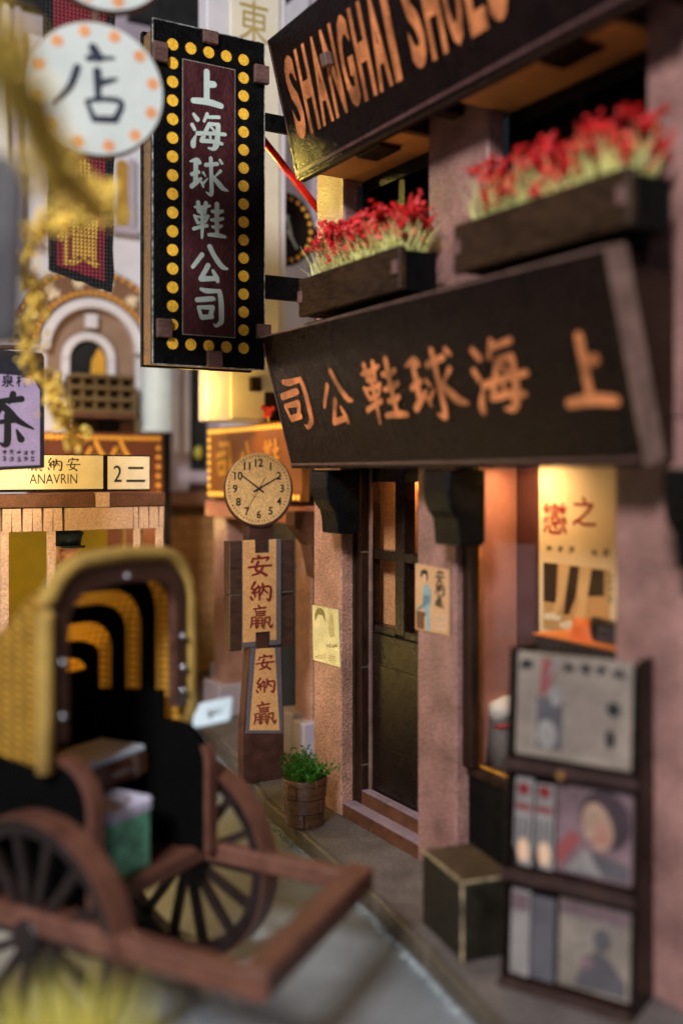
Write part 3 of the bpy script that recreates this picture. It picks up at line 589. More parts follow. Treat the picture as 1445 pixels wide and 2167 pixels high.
build('side_slab', MB().fbox(CF, b0[0], s0[0] - .003, CF.uv(0, 1258)[1] * 0 + CF.uv(500, 1258)[1], b0[1], -.26, .02), M_BURNT, ck, .015); build('side_slab', MB().fbox(CF, b0[0], s0[0] - .003, b1[1], CF.uv(500, 1260)[1], -.26, .02), M_BURNT, ck, .015)
build('side_slab', MB().fbox(CF, s1[0] + .003, b1[0], CF.uv(600, 1258)[1], b0[1], -.26, -.01), M_BURNT, ck, .015); build('side_slab', MB().fbox(CF, s1[0] + .003, b1[0], b1[1], CF.uv(600, 1260)[1], -.26, -.01), M_BURNT, ck, .015)
yj = CF.uv(500, 1259)[1]
for a, b, n in ((b0[0] + .01, s0[0] - .02, .022), (s1[0] + .02, b1[0] - .01, -.008)): build('joint_mark', MB().fbox(CF, a, b, yj - .012, yj + .012, n - .02, n + .004), M_KERB, ck)
core = build('core_block', MB().fbox(CF, s0[0], s1[0], s1[1] + .02, s0[1] - .02, -.24, -.012), M_BURNT, ck)
nt, nb2 = n0[1], m0[1]
plate = [(s0[0], s1[1]), (m0[0] - .01, s1[1]), (m0[0] - .01, nb2), (n1[0] + .02, nb2), (n1[0] + .02, s1[1]), (s1[0], s1[1]), (s1[0], s0[1]), (n1[0], s0[1]), (n1[0], nt), (n0[0], nt), (n0[0], s0[1]), (s0[0], s0[1])]
build('name_plate', MB().prism(CF, plate, -.011, .03), M_GREY, ck, .006)
gx = CF.uv(583, 1250)[0]; gy = CF.uv(550, 1356)[1]
plate2 = [(s0[0] + .004, gy), (m0[0] - .014, gy), (m0[0] - .014, nb2 + .003), (n1[0] + .023, nb2 + .003), (n1[0] + .023, gy), (gx, gy), (gx, s0[1] - .003), (n1[0] + .004, s0[1] - .003), (n1[0] + .004, nt - .004), (n0[0] - .004, nt - .004), (n0[0] - .004, s0[1] - .003), (s0[0] + .004, s0[1] - .003)]
pp = build('plate_print', MB().flat(CF, plate2, .034), M_TAN, ck)
for ch in '安納贏': brush(ch, CF, GBOX[ch], M_REDINK, ck, .038)
build('tenon', MB().fbox(CF, m0[0], n1[0] + .01, CF.uv(550, 1372)[1], nb2 - .06, -.05, .025), M_RIM, ck, .008)
tz0 = C((519, 1552), (599, 1552), (594, 1370), (530, 1370)); gz = CF.uv(556, 1655)
post = [(CF.uv(514, 1552)[0], .3), (CF.uv(601, 1552)[0], .3), (CF.uv(601, 1552)[0], tz0[0][1]), (tz0[2][0] + .03, tz0[2][1]), (tz0[3][0] - .03, tz0[3][1]), (CF.uv(514, 1552)[0], tz0[0][1])]
build('tapered_post', MB().prism(CF, post, -.24, 0), M_RIM, ck, .012)
build('post_plate', MB().prism(CF, tz0, .001, .012), M_GREY, ck, .004)
build('post_print', MB().flat(CF, C((527, 1545), (591, 1545), (581, 1371), (541, 1371)), .015), M_TAN, ck)
for ch, bxp in (('安', (540, 1382, 581, 1421)), ('納', (540, 1430, 581, 1470)), ('贏', (535, 1480, 583, 1536))):
    a, b = CF.uv(bxp[0], bxp[3]), CF.uv(bxp[2], bxp[1]); brush(ch, CF, (a[0], a[1], b[0], b[1]), M_REDINK, ck, .018)

# ------------------------------------------------------------------ plant pot
pc = onZ(645, 1742, .3); pc = V((pc.x, pc.y, .3))
pot = thing('plant_pot', pc, 'round brown wooden pot with bright green grass on the pavement', 'plant pot')
PF = Fr(pc, (1, 0, 0), (0, 1, 0))
for i, (r0, z0, z1) in enumerate(((.33, .002, .24), (.355, .243, .48), (.375, .483, .70), (.385, .703, .80))):
    for k in range(3):
        a0 = 120 * k + 50 * i; build('ring_block', MB().ring(PF, r0, r0 - .1, z0, z1, a0 + .8, a0 + 119.2, 14), mat('varnished_pot_wood', (86, 52, 26), .3, .35, 3600, .35, 500, .6, spec=.7, stretch=(1, 1, 3)), pot, .01)
build('soil', MB().prism(PF, ell(0, 0, .27, .27, 20), .3, .72), M_BURNT, pot)
gm = MB()
for i in range(120):
    a = random.random() * 6.283; r = .25 * math.sqrt(random.random()); p = pc + V((r * math.cos(a), r * math.sin(a), .7)); o = (V((math.cos(a), math.sin(a), 0)) * r * 2.2 + V((random.gauss(0, .22), random.gauss(0, .22), 1))).normalized(); h = random.uniform(.2, .6) * (1.1 - r); cv = V((random.gauss(0, .35), random.gauss(0, .35), -.1)); path = [p + o * h * t + cv * h * t * t * .6 for t in (0, .33, .66, 1)]
    gm.tube(path, [.011, .010, .008, .004], 4)
    for q in range(9):
        t = .25 + .75 * q / 8; k = min(2, int(t * 3)); c_ = path[k].lerp(path[k + 1], t * 3 - k); d_ = (V((random.gauss(0, 1), random.gauss(0, 1), random.gauss(.6, .6)))).normalized(); l_ = random.uniform(.05, .11); s_ = d_.cross(V((random.random(), random.random(), .2))).normalized() * l_ * .2
        gm.add([c_, c_ + d_ * l_ * .5 + s_, c_ + d_ * l_, c_ + d_ * l_ * .5 - s_], [(0, 1, 2), (0, 2, 3)])
gp = build('grass_tuft', gm, mat('bright_green_grass', (58, 116, 26), .55, .15, 3000, .4, 500, .1, trans=.25), pot); gp['kind'] = 'stuff'

# ------------------------------------------------------------------ newspaper rack
bl = onZ(1065, 2082, .3); br = onZ(1330, 2162, .3); U_ = (br - bl).normalized(); Nn = U_.cross(UP); wR = (br - bl).length
RF = Fr(bl, U_, UP * 3.9 - Nn * .27 * 1.0)
rk = thing('newspaper_rack', (bl + br) / 2, 'dark wooden newspaper rack with three shelves leaning beside the window', 'rack')
H = 3.92
M_RACK = mat('reddish_rack_wood', (46, 24, 18), .5, .3, 3600, .3, 420, .5)
build('back_board', MB().fbox(RF, 0, wR, 0.01, H - .1, -.42, -.34), M_DARK, rk, .01)
for a in (-.06, wR): build('side_board', MB().fbox(RF, a + .002, a + .058, 0.01, H, -.75, -.02), M_DARK, rk, .015)
tiers = [(.12, 1.12), (1.38, 2.42), (2.66, 3.86)]
for v0, v1 in tiers:
    build('shelf', MB().fbox(RF, 0.002, wR - .002, v0 - .16, v0 - .04, -.335, .04), M_RACK, rk, .012); build('shelf_lip', MB().fbox(RF, -.06, wR + .06, v0 - .17, v0 - .05, .042, .07), M_RACK, rk, .012)
build('hook', MB().blob(RF.p(wR * .46, tiers[1][1] + .12, .13), .05, 2, .2), mat('brass_knob', (206, 150, 90), .3, .1, 3000, .1, 300, .1, metal=.6), rk)
M_NEWS = mat('newsprint', (132, 118, 106), .65, .2, 2600, .3, 170, .3); M_GPRINT = mat('grey_photo_ink', (78, 72, 76), .6, .2, 4000, .2, 300, .2); M_PALE = mat('pale_paper', (134, 127, 124), .6, .2, 2600, .35, 170, .2); M_ROSE = mat('rose_ink', (132, 62, 62), .6, .2, 2600, .4, 200, .2); M_LEDG = mat('mauve_paper', (112, 88, 92), .6, .2, 2600, .4, 170, .2)
def paper(name, u0, u1, v0, v1, n, m, label, th=.05):
    p = RF.p((u0 + u1) / 2, v0, n); t = thing(name, p, label, 'newspaper' if name == 'newspaper' else 'magazine'); build('sheet', MB().fbox(RF, u0, u1, v0, v1, n - th, n), m, t, .006); return t
v0, v1 = tiers[2]; t = paper('newspaper', .04, wR - .06, v0 + .01, v1 + .02, -.05, M_NEWS, 'grey newspaper with narrow columns on the top shelf of the rack')
ww = wR
def Rr(a, b, c, d): return rect(a * ww, v0 + b * (v1 - v0), c * ww, v0 + d * (v1 - v0))
for k in range(4): a = (.42 + .13 * k) * ww; squiggle(RF, (a, v0 + .86 * (v1 - v0), a + .08 * ww, v0 + .95 * (v1 - v0)), M_INK, t, -.046, 6, r=.016)
squiggle(RF, (.06 * ww, v0 + .84 * (v1 - v0), .15 * ww, v0 + .95 * (v1 - v0)), M_INK, t, -.046, 7, r=.018)
pr('photo_print', Rr(.2, .1, .42, .6), RF, M_GPRINT, t, -.046); pr('photo_print', ell(.36 * ww, v0 + .62 * (v1 - v0), .05 * ww, .1 * (v1 - v0)), RF, M_PALE, t, -.044); pr('photo_print', ell(.29 * ww, v0 + .24 * (v1 - v0), .08 * ww, .14 * (v1 - v0)), RF, M_PALE, t, -.044)
pr('photo_print', [(.22 * ww, v0 + .62 * (v1 - v0)), (.27 * ww, v0 + .62 * (v1 - v0)), (.40 * ww, v0 + .97 * (v1 - v0)), (.24 * ww, v0 + .97 * (v1 - v0))], RF, M_ROSE, t, -.043); pr('photo_print', [(.28 * ww, v0 + .74 * (v1 - v0)), (.4 * ww, v0 + .97 * (v1 - v0)), (.33 * ww, v0 + .98 * (v1 - v0))], RF, M_PALE, t, -.041)
cm = MB()
for k in range(16):
    a = (.44 + .027 * k) * ww
    if a < .9 * ww: cm.flat(RF, rect(a, v0 + .08 * (v1 - v0), a + .012 * ww, v0 + random.uniform(.7, .78) * (v1 - v0)), -.046)
for k in range(4): cm.flat(RF, rect((.06 + .03 * k) * ww, v0 + .08 * (v1 - v0), (.072 + .03 * k) * ww, v0 + .72 * (v1 - v0)), -.046)
build('text_columns', cm, mat('faint_text_ink', (118, 102, 94), .6, .3, 5000, .3, 800, .2), t)
pr('ornament_print', ell(.82 * ww, v0 + .56 * (v1 - v0), .055 * ww, .07 * (v1 - v0)), RF, M_INK, t, -.042); pr('ornament_print', ell(.80 * ww, v0 + .28 * (v1 - v0), .04 * ww, .09 * (v1 - v0)), RF, M_INK, t, -.042)
v0, v1 = tiers[1]
for i, lab in enumerate(('white magazine with red heading at the window end of the middle shelf', 'white magazine with red heading beside the portrait magazine on middle shelf')):
    a = .03 + .17 * i; t = paper('magazine', a * ww + .01, (a + .16) * ww, v0 + .012, v1 - .02 - .04 * i, -.05 - .02 * i, M_PALE, lab); n = -.046 - .02 * i
    pr('heading_print', ell((a + .08) * ww, v0 + .86 * (v1 - v0), .055 * ww, .07 * (v1 - v0)), RF, mat('crimson_ink', (112, 20, 26), .6, .1, 4000, .1, 300, .2), t, n); pr('banner_print', Rr(a + .02, .62, a + .15, .70), RF, M_ROSE, t, n)
    for k in range(3): pr('column_print', Rr(a + .025 + .045 * k, .22, a + .045 + .045 * k, .55), RF, M_GPRINT, t, n)
    pr('figure_print', ell((a + .09) * ww, v0 + .18 * (v1 - v0), .05 * ww, .13 * (v1 - v0)), RF, M_FLESH, t, n + .002); pr('shadow_print', Rr(a + .01, .02, a + .05, .2), RF, M_INK, t, n + .001)
t = paper('magazine', .37 * ww, .97 * ww, v0 + .012, v1 - .01, -.12, M_LEDG, 'magazine with a large portrait cover on the middle shelf of the rack'); n = -.115
E2 = lambda cu, cv, a, b, m, k, rot=0: pr('portrait_print', ell(cu * ww, v0 + cv * (v1 - v0), a * ww, b * (v1 - v0), 20, rot), RF, m, t, n + .002 * k)
E2(.76, .66, .2, .32, mat('dark_hair_ink', (54, 38, 44), .6, .2, 4000, .2, 300, .2), 0, .3); E2(.70, .58, .12, .26, mat('cover_skin_ink', (164, 130, 110), .6, .1, 4000, .35, 220, .2), 1, .3); E2(.74, .5, .06, .12, mat('blush_ink', (160, 112, 96), .6, .1, 4000, .2, 300, .2), 2, .3); E2(.67, .42, .035, .02, M_ROSE, 3, .3)
pr('collar_print', [(.45 * ww, v0 + .05), (.62 * ww, v0 + .32 * (v1 - v0)), (.75 * ww, v0 + .06)], RF, M_PALE, t, n + .008); pr('dress_print', [(.4 * ww, v0 + .08), (.58 * ww, v0 + .42 * (v1 - v0)), (.5 * ww, v0 + .5 * (v1 - v0)), (.38 * ww, v0 + .3)], RF, M_ROSE, t, n + .007)
pr('dress_print', [(.72 * ww, v0 + .05), (.66 * ww, v0 + .3 * (v1 - v0)), (.95 * ww, v0 + .22 * (v1 - v0)), (.95 * ww, v0 + .05)], RF, M_GPRINT, t, n + .006)
v0, v1 = tiers[0]
t = paper('magazine', .03 * ww, .19 * ww, v0 + .012, v1 - .02, -.05, M_PALE, 'cream booklet at the window end of the bottom shelf'); pr('cover_print', Rr(.04, .75, .18, .95), RF, M_LEDG, t, -.046)
t = paper('magazine', .2 * ww, .39 * ww, v0 + .012, v1 - .05, -.07, mat('slate_cover', (84, 80, 86), .6, .2, 4000, .2, 200, .3), 'slate grey booklet in the middle of the bottom shelf'); pr('cover_print', Rr(.23, .7, .36, .86), RF, M_GPRINT, t, -.066)
t = paper('magazine', .41 * ww, .97 * ww, v0 + .012, v1 - .01, -.12, mat('beige_cover', (124, 112, 102), .6, .2, 2600, .45, 150, .3), 'beige magazine with a dark seated figure on the bottom shelf'); n = -.115
pr('cover_print', Rr(.42, .82, .96, .97), RF, M_LEDG, t, n); pr('figure_print', [(.55 * ww, v0 + .05), (.62 * ww, v0 + .36 * (v1 - v0)), (.72 * ww, v0 + .5 * (v1 - v0)), (.82 * ww, v0 + .42 * (v1 - v0)), (.95 * ww, v0 + .2 * (v1 - v0)), (.95 * ww, v0 + .05)], RF, M_GPRINT, t, n + .002); pr('figure_print', ell(.76 * ww, v0 + .62 * (v1 - v0), .07 * ww, .13 * (v1 - v0)), RF, M_GPRINT, t, n + .004); pr('figure_print', ell(.64 * ww, v0 + .34 * (v1 - v0), .05 * ww, .07 * (v1 - v0)), RF, M_LEDG, t, n + .006)

# ------------------------------------------------------------------ the vertical blade sign
vs_ = thing('blade_sign', (7.9, 16.6, 8.08), 'tall black blade sign with gold bulb dots and mint Chinese characters', 'shop sign')
cs = [FS.uv(*p) for p in ((326, 772), (560, 781), (560, 92), (322, 37))]
x0 = (cs[0][0] + cs[3][0]) / 2; x1 = (cs[1][0] + cs[2][0]) / 2; z0 = (cs[0][1] + cs[1][1]) / 2; z1 = (cs[2][1] + cs[3][1]) / 2
build('front_panel', MB().fbox(FS, x0, x1, z0, z1, -.12, 0), M_BLACK, vs_, .012)
build('body_box', MB().fbox(FS, x0 + .02, x1 - .03, z0 + .03, z1 - .12, -.52, -.122), mat('gold_lit_side', (134, 98, 50), .38, 0.5, 2300, .2, 300, .8, spec=.7), vs_, .01)  # gold base colour carries the warm light falling on this side
build('back_panel', MB().fbox(FS, x0 + .0, x1, z0 + .0, z1 - .02, -.64, -.522), M_BLACK, vs_, .012)
M_CHIP = mat('chipped_silver_edge', (150, 150, 146), .5, .6, 1600, .8, 900, .8)
for a, b in (((x0, z1), (x1, z1)), ((x0, z0), (x0, z1)), ((x1, z0), (x1, z1)), ((x0, z0), (x1, z0))):
    build('worn_edge', MB().tube([FS.p(a[0], a[1], -.008), FS.p(b[0], b[1], -.008)], .011, 5), M_CHIP, vs_)
ip = pxs(FS, ((383, 122), (496, 148), (500, 716), (389, 708))); iu0 = (ip[0][0] + ip[3][0]) / 2; iu1 = (ip[1][0] + ip[2][0]) / 2; iv0 = (ip[2][1] + ip[3][1]) / 2; iv1 = (ip[0][1] + ip[1][1]) / 2
build('inner_border', MB().fbox(FS, iu0, iu1, iv0, iv1, .001, .004), M_SILVER, vs_); build('inner_panel', MB().fbox(FS, iu0 + .014, iu1 - .014, iv0 + .014, iv1 - .014, .0045, .009), M_MAROON, vs_)
for ch in '上海球鞋公司': brush(ch, FS, GBOX[ch], M_MINT, vs_, .011)
dc = pxs(FS, ((362, 93), (513, 127), (518, 737), (369, 727))); du0 = (dc[0][0] + dc[3][0]) / 2; du1 = (dc[1][0] + dc[2][0]) / 2; dv0 = (dc[2][1] + dc[3][1]) / 2; dv1 = (dc[0][1] + dc[1][1]) / 2
for i in range(5):
    for j in range(17):
        if i in (0, 4) or j in (0, 16):
            build('bulb_dot', MB().prism(FS, ell(du0 + (du1 - du0) * i / 4, dv0 + (dv1 - dv0) * j / 16, .098, .098, 28), .001, .008), M_GOLD, vs_)
def tabbox(pa, pb, n0, n1, m=M_TAB):
    a, b = FS.uv(*pa), FS.uv(*pb); build('mortise_tab', MB().fbox(FS, min(a[0], b[0]), max(a[0], b[0]), min(a[1], b[1]), max(a[1], b[1]), n0, n1), m, vs_, .012)
for pa, pb in (((322, 88), (353, 136)), ((428, 64), (459, 98)), ((536, 137), (566, 182)), ((330, 674), (362, 716)), ((436, 742), (468, 779)), ((541, 686), (570, 718))): tabbox(pa, pb, .0, .09)
for pa, pb in (((556, 236), (640, 288)), ((556, 580), (660, 640))):
    a, b = FS.uv(*pa), FS.uv(*pb); build('bracket_arm', MB().fbox(FS, a[0] + .0, 9.05, b[1], a[1], -.11, -.01), M_BLACK, vs_, .012)
# red flag pole behind
rp = tag(build('flag_pole', MB().tube([onD(548, 285, 18.9), onD(700, 476, 19.6)], .07, 10), M_RED, None, smooth=True, base=onD(700, 476, 19.6)), 'slanting red pole between blade sign and shop wall', 'pole')

# ------------------------------------------------------------------ rickshaw
MR = V((3.9, 12.08, 0)); sd = V((.862, .506, 0)); fd = V((.506, -.862, 0))
def K(a, b, z): return MR + sd * a + fd * b + V((0, 0, z))
rick = thing('rickshaw', K(0, 0, 0), 'miniature wooden rickshaw with yellow woven hood and long pulling shafts', 'rickshaw')
M_RW = mat('rose_brown_wood', (106, 66, 52), .45, .25, 3600, .25, 350, .5, spec=.6); M_RWD = mat('dark_rickshaw_wood', (34, 22, 19), .5, .3, 3600, .3, 350, .5); M_SEAT = mat('black_felt', (8, 8, 8), .9, .3, 2600, .2, 300, .4, spec=.05)
WR = 1.28
for a in (-1.36, 1.32):
    f = Fr(K(a, 0, WR), fd, UP); s_ = 1 if a > 0 else -1
    wh = build('wheel', MB().ring(f, WR, WR - .20, -.11, .11, k=56), M_RWD, rick, .02, smooth=False)
    build('tyre', MB().ring(f, WR + .02, WR + .001, -.17, .17, k=56), M_RW, wh)
    build('hub', MB().prism(f, ell(0, 0, .2, .2, 20), -.16, .16), M_RWD, wh, .02)
    for k in range(14):
        an = 6.2832 * k / 14; c, d = math.cos(an), math.sin(an); build('spoke', MB().bar(f.p(.17 * c, .17 * d), f.p((WR - .17) * c, (WR - .17) * d), .10, .10, f.N), M_RWD, wh)
build('axle', MB().tube([K(-1.3, 0, WR), K(1.3, 0, WR)], .07, 10), M_RWD, rick)
# shafts and cross bars, from the photograph's bar ends at shaft height
zs = 1.45; hs = EYE.z - zs
A_ = onZ(452, 1790, zs); B_ = onZ(757, 1866, zs); C_ = onZ(545, 2082, zs)
Wd = (B_ - C_).length; Bk = K(1.13, 2.62, zs); 
bR = (B_ - MR).dot(fd); aR = (B_ - MR).dot(sd); bL = (C_ - MR).dot(fd); aL = (C_ - MR).dot(sd)
build('shaft', MB().bar(K(aR, -.9, zs), B_ + fd * .11, .22, .24), M_RW, rick, .03); build('shaft', MB().bar(K(aL, -.9, zs), C_ + fd * .11, .24, .26), M_RW, rick, .03)
dB = (B_ - C_).normalized()
build('pull_bar', MB().bar(C_ - dB * .12 + V((0, 0, .03)), B_ + dB * .12 + V((0, 0, .03)), .32, .3), M_RW, rick, .03)
build('cross_bar', MB().bar(K(aL + .101, (A_ - MR).dot(fd) - .05, zs), K(aR - .101, (A_ - MR).dot(fd) - .05, zs), .2, .22), M_RW, rick, .03)
RK = Fr(MR, sd, -fd)
def kr(a0, b0, a1, b1): return rect(a0, -b1, a1, -b0)
bA = (A_ - MR).dot(fd)
build('foot_board', MB().prism(RK, kr(aL + .12, -.9, aR - .12, bA - .16), zs - .02, zs + .07), M_RW, rick, .01)
build('seat_bench', MB().prism(RK, kr(-.85, -1.3, .85, -.5), zs + .072, zs + .75), M_RWD, rick, .02)
build('seat_cushion', MB().prism(RK, kr(-.85, -1.3, .85, -.45), zs + .752, zs + .95), M_SEAT, rick, .05)
build('seat_back', MB().prism(RK, kr(-1.1, -1.5, 1.1, -1.31), zs + .3, 3.65), M_SEAT, rick, .05)
for a in (-1.13, .95):
    f = Fr(K(a, 0, 0), fd, UP); prof = [(-1.5, zs + .08), (.55, zs + .08), (.55, 2.6)] + arcp(.05, 2.6, .5, 0, 90, 8) + [(-1.5, 3.1)]
    f2 = Fr(K(a + .17, 0, 0), fd, UP)
    build('arm_panel', MB().prism(f, prof, 0, -.17 if f.N.dot(sd) < 0 else .17), M_SEAT, rick, .02)
    sgn = 1 if f.N.dot(sd) > 0 else -1
    aend = 90 if a < 0 else 30
    rim = [(.55, zs + .08)] + [(.55, 2.6)] + arcp(.05, 2.6, .5, 0, aend, 8) + ([(-1.0, 3.1)] if a < 0 else [])
    mb = MB()
    out = [(u, v) for u, v in rim]; inn = [(.56 + .06, zs + .08), (.62, 2.6)] + arcp(.05, 2.6, .57, 0, aend, 8) + ([(-1.0, 3.17)] if a < 0 else [])
    for i in range(len(out) - 1): mb.prism(f, [out[i], inn[i], inn[i + 1], out[i + 1]], -.01 * sgn, .18 * sgn)
    build('arm_edge', mb, M_RW, rick)
# hood
def arch(wd, z0, zt, r, k=10):
    return [(-wd, z0), (-wd, z0 + .5 * (zt - r - z0)), (-wd, zt - r)] + arcp(-wd + r, zt - r, r, 180, 90, k)[1:] + [(0, zt + .03)] + arcp(wd - r, zt - r, r, 90, 0, k) + [(wd, z0 + .5 * (zt - r - z0)), (wd, z0)]
pz = 2.2
def hood_pt(u, v, b):
    """arch point carried back along the hood: the roof falls towards the rear"""
    k = 1 - .17 * (b / .6) ** 1.5 if b > 0 else 1
    return K(u * (1 - .03 * b), -b, 3.3 + (v - 3.3) * k)
AR = arch(1.2, 3.02, 5.24, .62)
hb = MB(); nph = 12; vs = []; m_ = len(AR)
for i in range(nph + 1):
    ph = 1.62 * i / nph; sag = 1 - .02 * math.sin(3.1416 * ((i * 3 / nph) % 1))
    vs += [hood_pt(u * (1 if abs(u) > 1.1 else sag), 3.3 + (v - 3.3) * sag, ph) for u, v in AR]
hb.add(vs, [(i * m_ + j, i * m_ + j + 1, (i + 1) * m_ + j + 1, (i + 1) * m_ + j) for i in range(nph) for j in range(m_ - 1)])
hood = build('hood_cloth', hb, M_YEL, rick, smooth=True)
build('hood_back_cloth', MB().add([hood_pt(u, v, 1.62) for u, v in AR], [tuple(range(m_))]), M_YEL, hood)
inn = arch(1.17, 3.30, 5.20, .60); in2 = arch(.95, 3.30, 4.96, .42)
mb = MB(); f = Fr(K(0, 0, 0), sd, UP)
for i in range(len(inn) - 1): mb.prism(f, [inn[i], in2[i], in2[i + 1], inn[i + 1]], -.02 if f.N.dot(fd) > 0 else .02, .10 if f.N.dot(fd) > 0 else -.10)
build('hood_front_frame', mb, mat('brown_hood_frame', (78, 48, 38), .5, .3, 2600, .3, 350, .5), rick, 0)
build('hood_rim', MB().tube([K(u * 1.055, .06, v + .05 * (v > 4.3)) for u, v in AR], .1, 8), M_YRIM, hood, smooth=True)
for b_ in (.42, .92, 1.38):
    ribs = MB(); a = [hood_pt(u * .985, v - .02, b_) for u, v in AR]; b = [hood_pt(u * .90, v - .16, b_) for u, v in AR]; c = [hood_pt(u * .90, v - .16, b_ + .16) for u, v in AR]
    for i in range(len(a) - 1): ribs.add([a[i], a[i + 1], b[i + 1], b[i]], [(0, 1, 2, 3)]); ribs.add([b[i], b[i + 1], c[i + 1], c[i]], [(0, 1, 2, 3)])
    build('hood_rib', ribs, M_SEAT, hood)
for a_ in (-1.05, 1.0): build('dark_side_sheet', MB().prism(Fr(K(a_, 0, 0), fd, UP), [(-1.3, 3.02), (-.12, 3.02), (-.12, 3.5), (-1.3, 3.4)], 0, .05), M_SEAT, rick)  # black sheets added so the lower hood interior stays dark
M_STEEL = mat('steel_rivet', (190, 190, 196), .25, .05, 3000, .1, 300, .1, metal=.9)
for u, v in ((0, 5.06), (1.06, 4.2), (1.06, 3.8), (-1.06, 3.6), (1.06, 3.5), (-1.06, 4.2)): build('rivet', MB().blob(K(u, .12, v), .045, 2, 0), M_STEEL, rick, smooth=True)
# things in the rickshaw
t = thing('tea_tin', onZ(280, 1880, zs + .07), 'green tea tin with pale lilac lid on the rickshaw foot board', 'tin'); tp = K(-.04, -.08, zs + .07)
t.location = tp * S; BASE[t] = tp; tf = Fr(tp, sd, -fd)
def rrect(u0, v0, u1, v1, r): return arcp(u0 + r, v0 + r, r, 180, 270, 4) + arcp(u1 - r, v0 + r, r, 270, 360, 4) + arcp(u1 - r, v1 - r, r, 0, 90, 4) + arcp(u0 + r, v1 - r, r, 90, 180, 4)
build('tin_body', MB().prism(tf, rrect(-.36, -.32, .36, .32, .08), .002, .68), mat('green_tin_print', (136, 222, 184), .4, .3, 1600, .45, 500, .2), t); build('tin_lid', MB().prism(tf, rrect(-.38, -.34, .38, .34, .09), .682, .84), mat('lilac_tin_lid', (222, 216, 240), .35, .12, 2000, .2, 260, .2), t, .02)
lf_ = Fr(tp + V((0, 0, .842)), sd, -fd); build('lid_ring', MB().ring(lf_, .22, .17, .0, .006, k=24), M_PALE, t)
t = thing('suitcase', K(.32, -.72, zs + .952), 'brown travel case lying on the rickshaw seat', 'suitcase'); f = Fr(K(.32, -.72, zs + .952), sd, -fd)
build('case_body', MB().prism(f, rect(-.55, -.4, .6, .36), .002, .3), M_BROWN, t, .04); build('case_band', MB().prism(f, rect(.3, -.41, .4, .37), .001, .306), M_EDGE, t); build('case_band', MB().prism(f, rect(-.35, -.41, -.25, .37), .001, .306), M_EDGE, t); build('handle', MB().tube([f.p(-.1, -.4, .15), f.p(-.1, -.48, .17), f.p(.15, -.48, .17), f.p(.15, -.4, .15)], .025, 6), M_STEEL, t)
t = thing('folded_newspaper', K(.36, -.66, zs + 1.262), 'pale blue white folded paper on the travel case', 'paper'); f = Fr(K(.36, -.66, zs + 1.262), sd, -fd)
build('paper_sheets', MB().prism(f, rect(-.55, -.33, .5, .42), 0, .08), mat('cool_white_paper', (226, 234, 246), .5, .06, 3000, .08, 300, .1), t, .02)
t = thing('paper_tag', onD(424, 1530, 12.9), 'small white card resting on the far rickshaw arm', 'card'); f = Fr(K(1.36, .36, 3.16), (RT * .9 + UP * .2), UP * .6 + FW * .75)
build('card_sheet', MB().prism(f, rrect(-.24, -.18, .26, .2, .05), 0, .03), mat('cool_white_card', (206, 222, 230), .5, .06, 3000, .08, 300, .1), t)
squiggle(f, (-.08, -.1, .14, .06), M_GREY, t, .034, 6, r=.008)
f_ = onD(424, 1530, 12.9); BASE[t] = BASE[t]

# yellow grass clump at the very front
cl = onZ(150, 2230, 0); clump = thing('dry_grass_clump', (cl.x, cl.y, 0), 'blurred yellow grass clump in front of the rickshaw wheel', 'grass')
gc = onD(150, 2160, 8.6); mb = MB()
for i in range(1100):
    a = random.random() * 6.283; r = .46 * math.sqrt(random.random()); p = V((gc.x - .1 + r * math.cos(a), gc.y + r * math.sin(a), .02)); o = V((math.cos(a) * r * .5 + random.gauss(0, .15), math.sin(a) * r * .5 + random.gauss(0, .15), 1)).normalized(); h = random.uniform(1.7, 2.45) * (1.02 - .3 * r / .46)
    s = V((random.uniform(-1, 1), random.uniform(-1, 1), 0)).normalized() * .02; s2 = V((-s.y, s.x, 0)); q = p + o * h; mb.add([p + s, p - s * .5 + s2, p - s * .5 - s2, q], [(0, 1, 3), (1, 2, 3), (2, 0, 3)])
g = build('grass_blades', mb, mat('pale_yellow_grass', (240, 230, 120), .6, .15, 3000, .2, 400, .1, trans=.35), clump); g['kind'] = 'stuff'

# ------------------------------------------------------------------ hanging things, upper left
df = FY(12.8)
def disc_sign(px, py, label, ch):
    u, v = df.uv(px, py); f = Fr(df.p(u, v), V((.985, -.17, 0)), UP)
    t = thing('disc_sign', f.O, label, 'hanging sign', 'round white disc signs'); r = .85
    build('disc_board', MB().prism(f, ell(0, 0, r, r, 56), -.16, 0), mat('disc_rim_brown', (120, 74, 46), .6, .2, 4000, .2, 300, .4), t, .02); build('disc_face', MB().prism(f, ell(0, 0, r - .02, r - .02, 56), .001, .008), mat('cool_white_disc', (206, 210, 204), .55, .05, 4000, .08, 150, .2), t)
    for k in range(12):
        a = math.radians(30 * k + 12); build('rim_dot', MB().prism(f, ell(.72 * math.cos(a), .72 * math.sin(a), .075, .075, 16), .009, .012), mat('peach_dot', (226, 152, 98), .6, .1, 4000, .1, 300, .2), t)
    if ch: brush(ch, f, (-.52, -.42, .34, .56), mat('navy_ink', (22, 34, 52), .6, .1, 4000, .1, 300, .2), t, .014, fat=1.05)
    build('hanger', MB().tube([f.p(0, r - .03, -.08), f.p(0, r + .14, -.08)], .05, 8), M_BROWN, t)
    return f
f1 = disc_sign(205, 188, 'round white disc sign with peach dots bearing a dark navy character', '店')
disc_sign(225, -118, 'round white disc sign mostly cut off by the top edge', None)
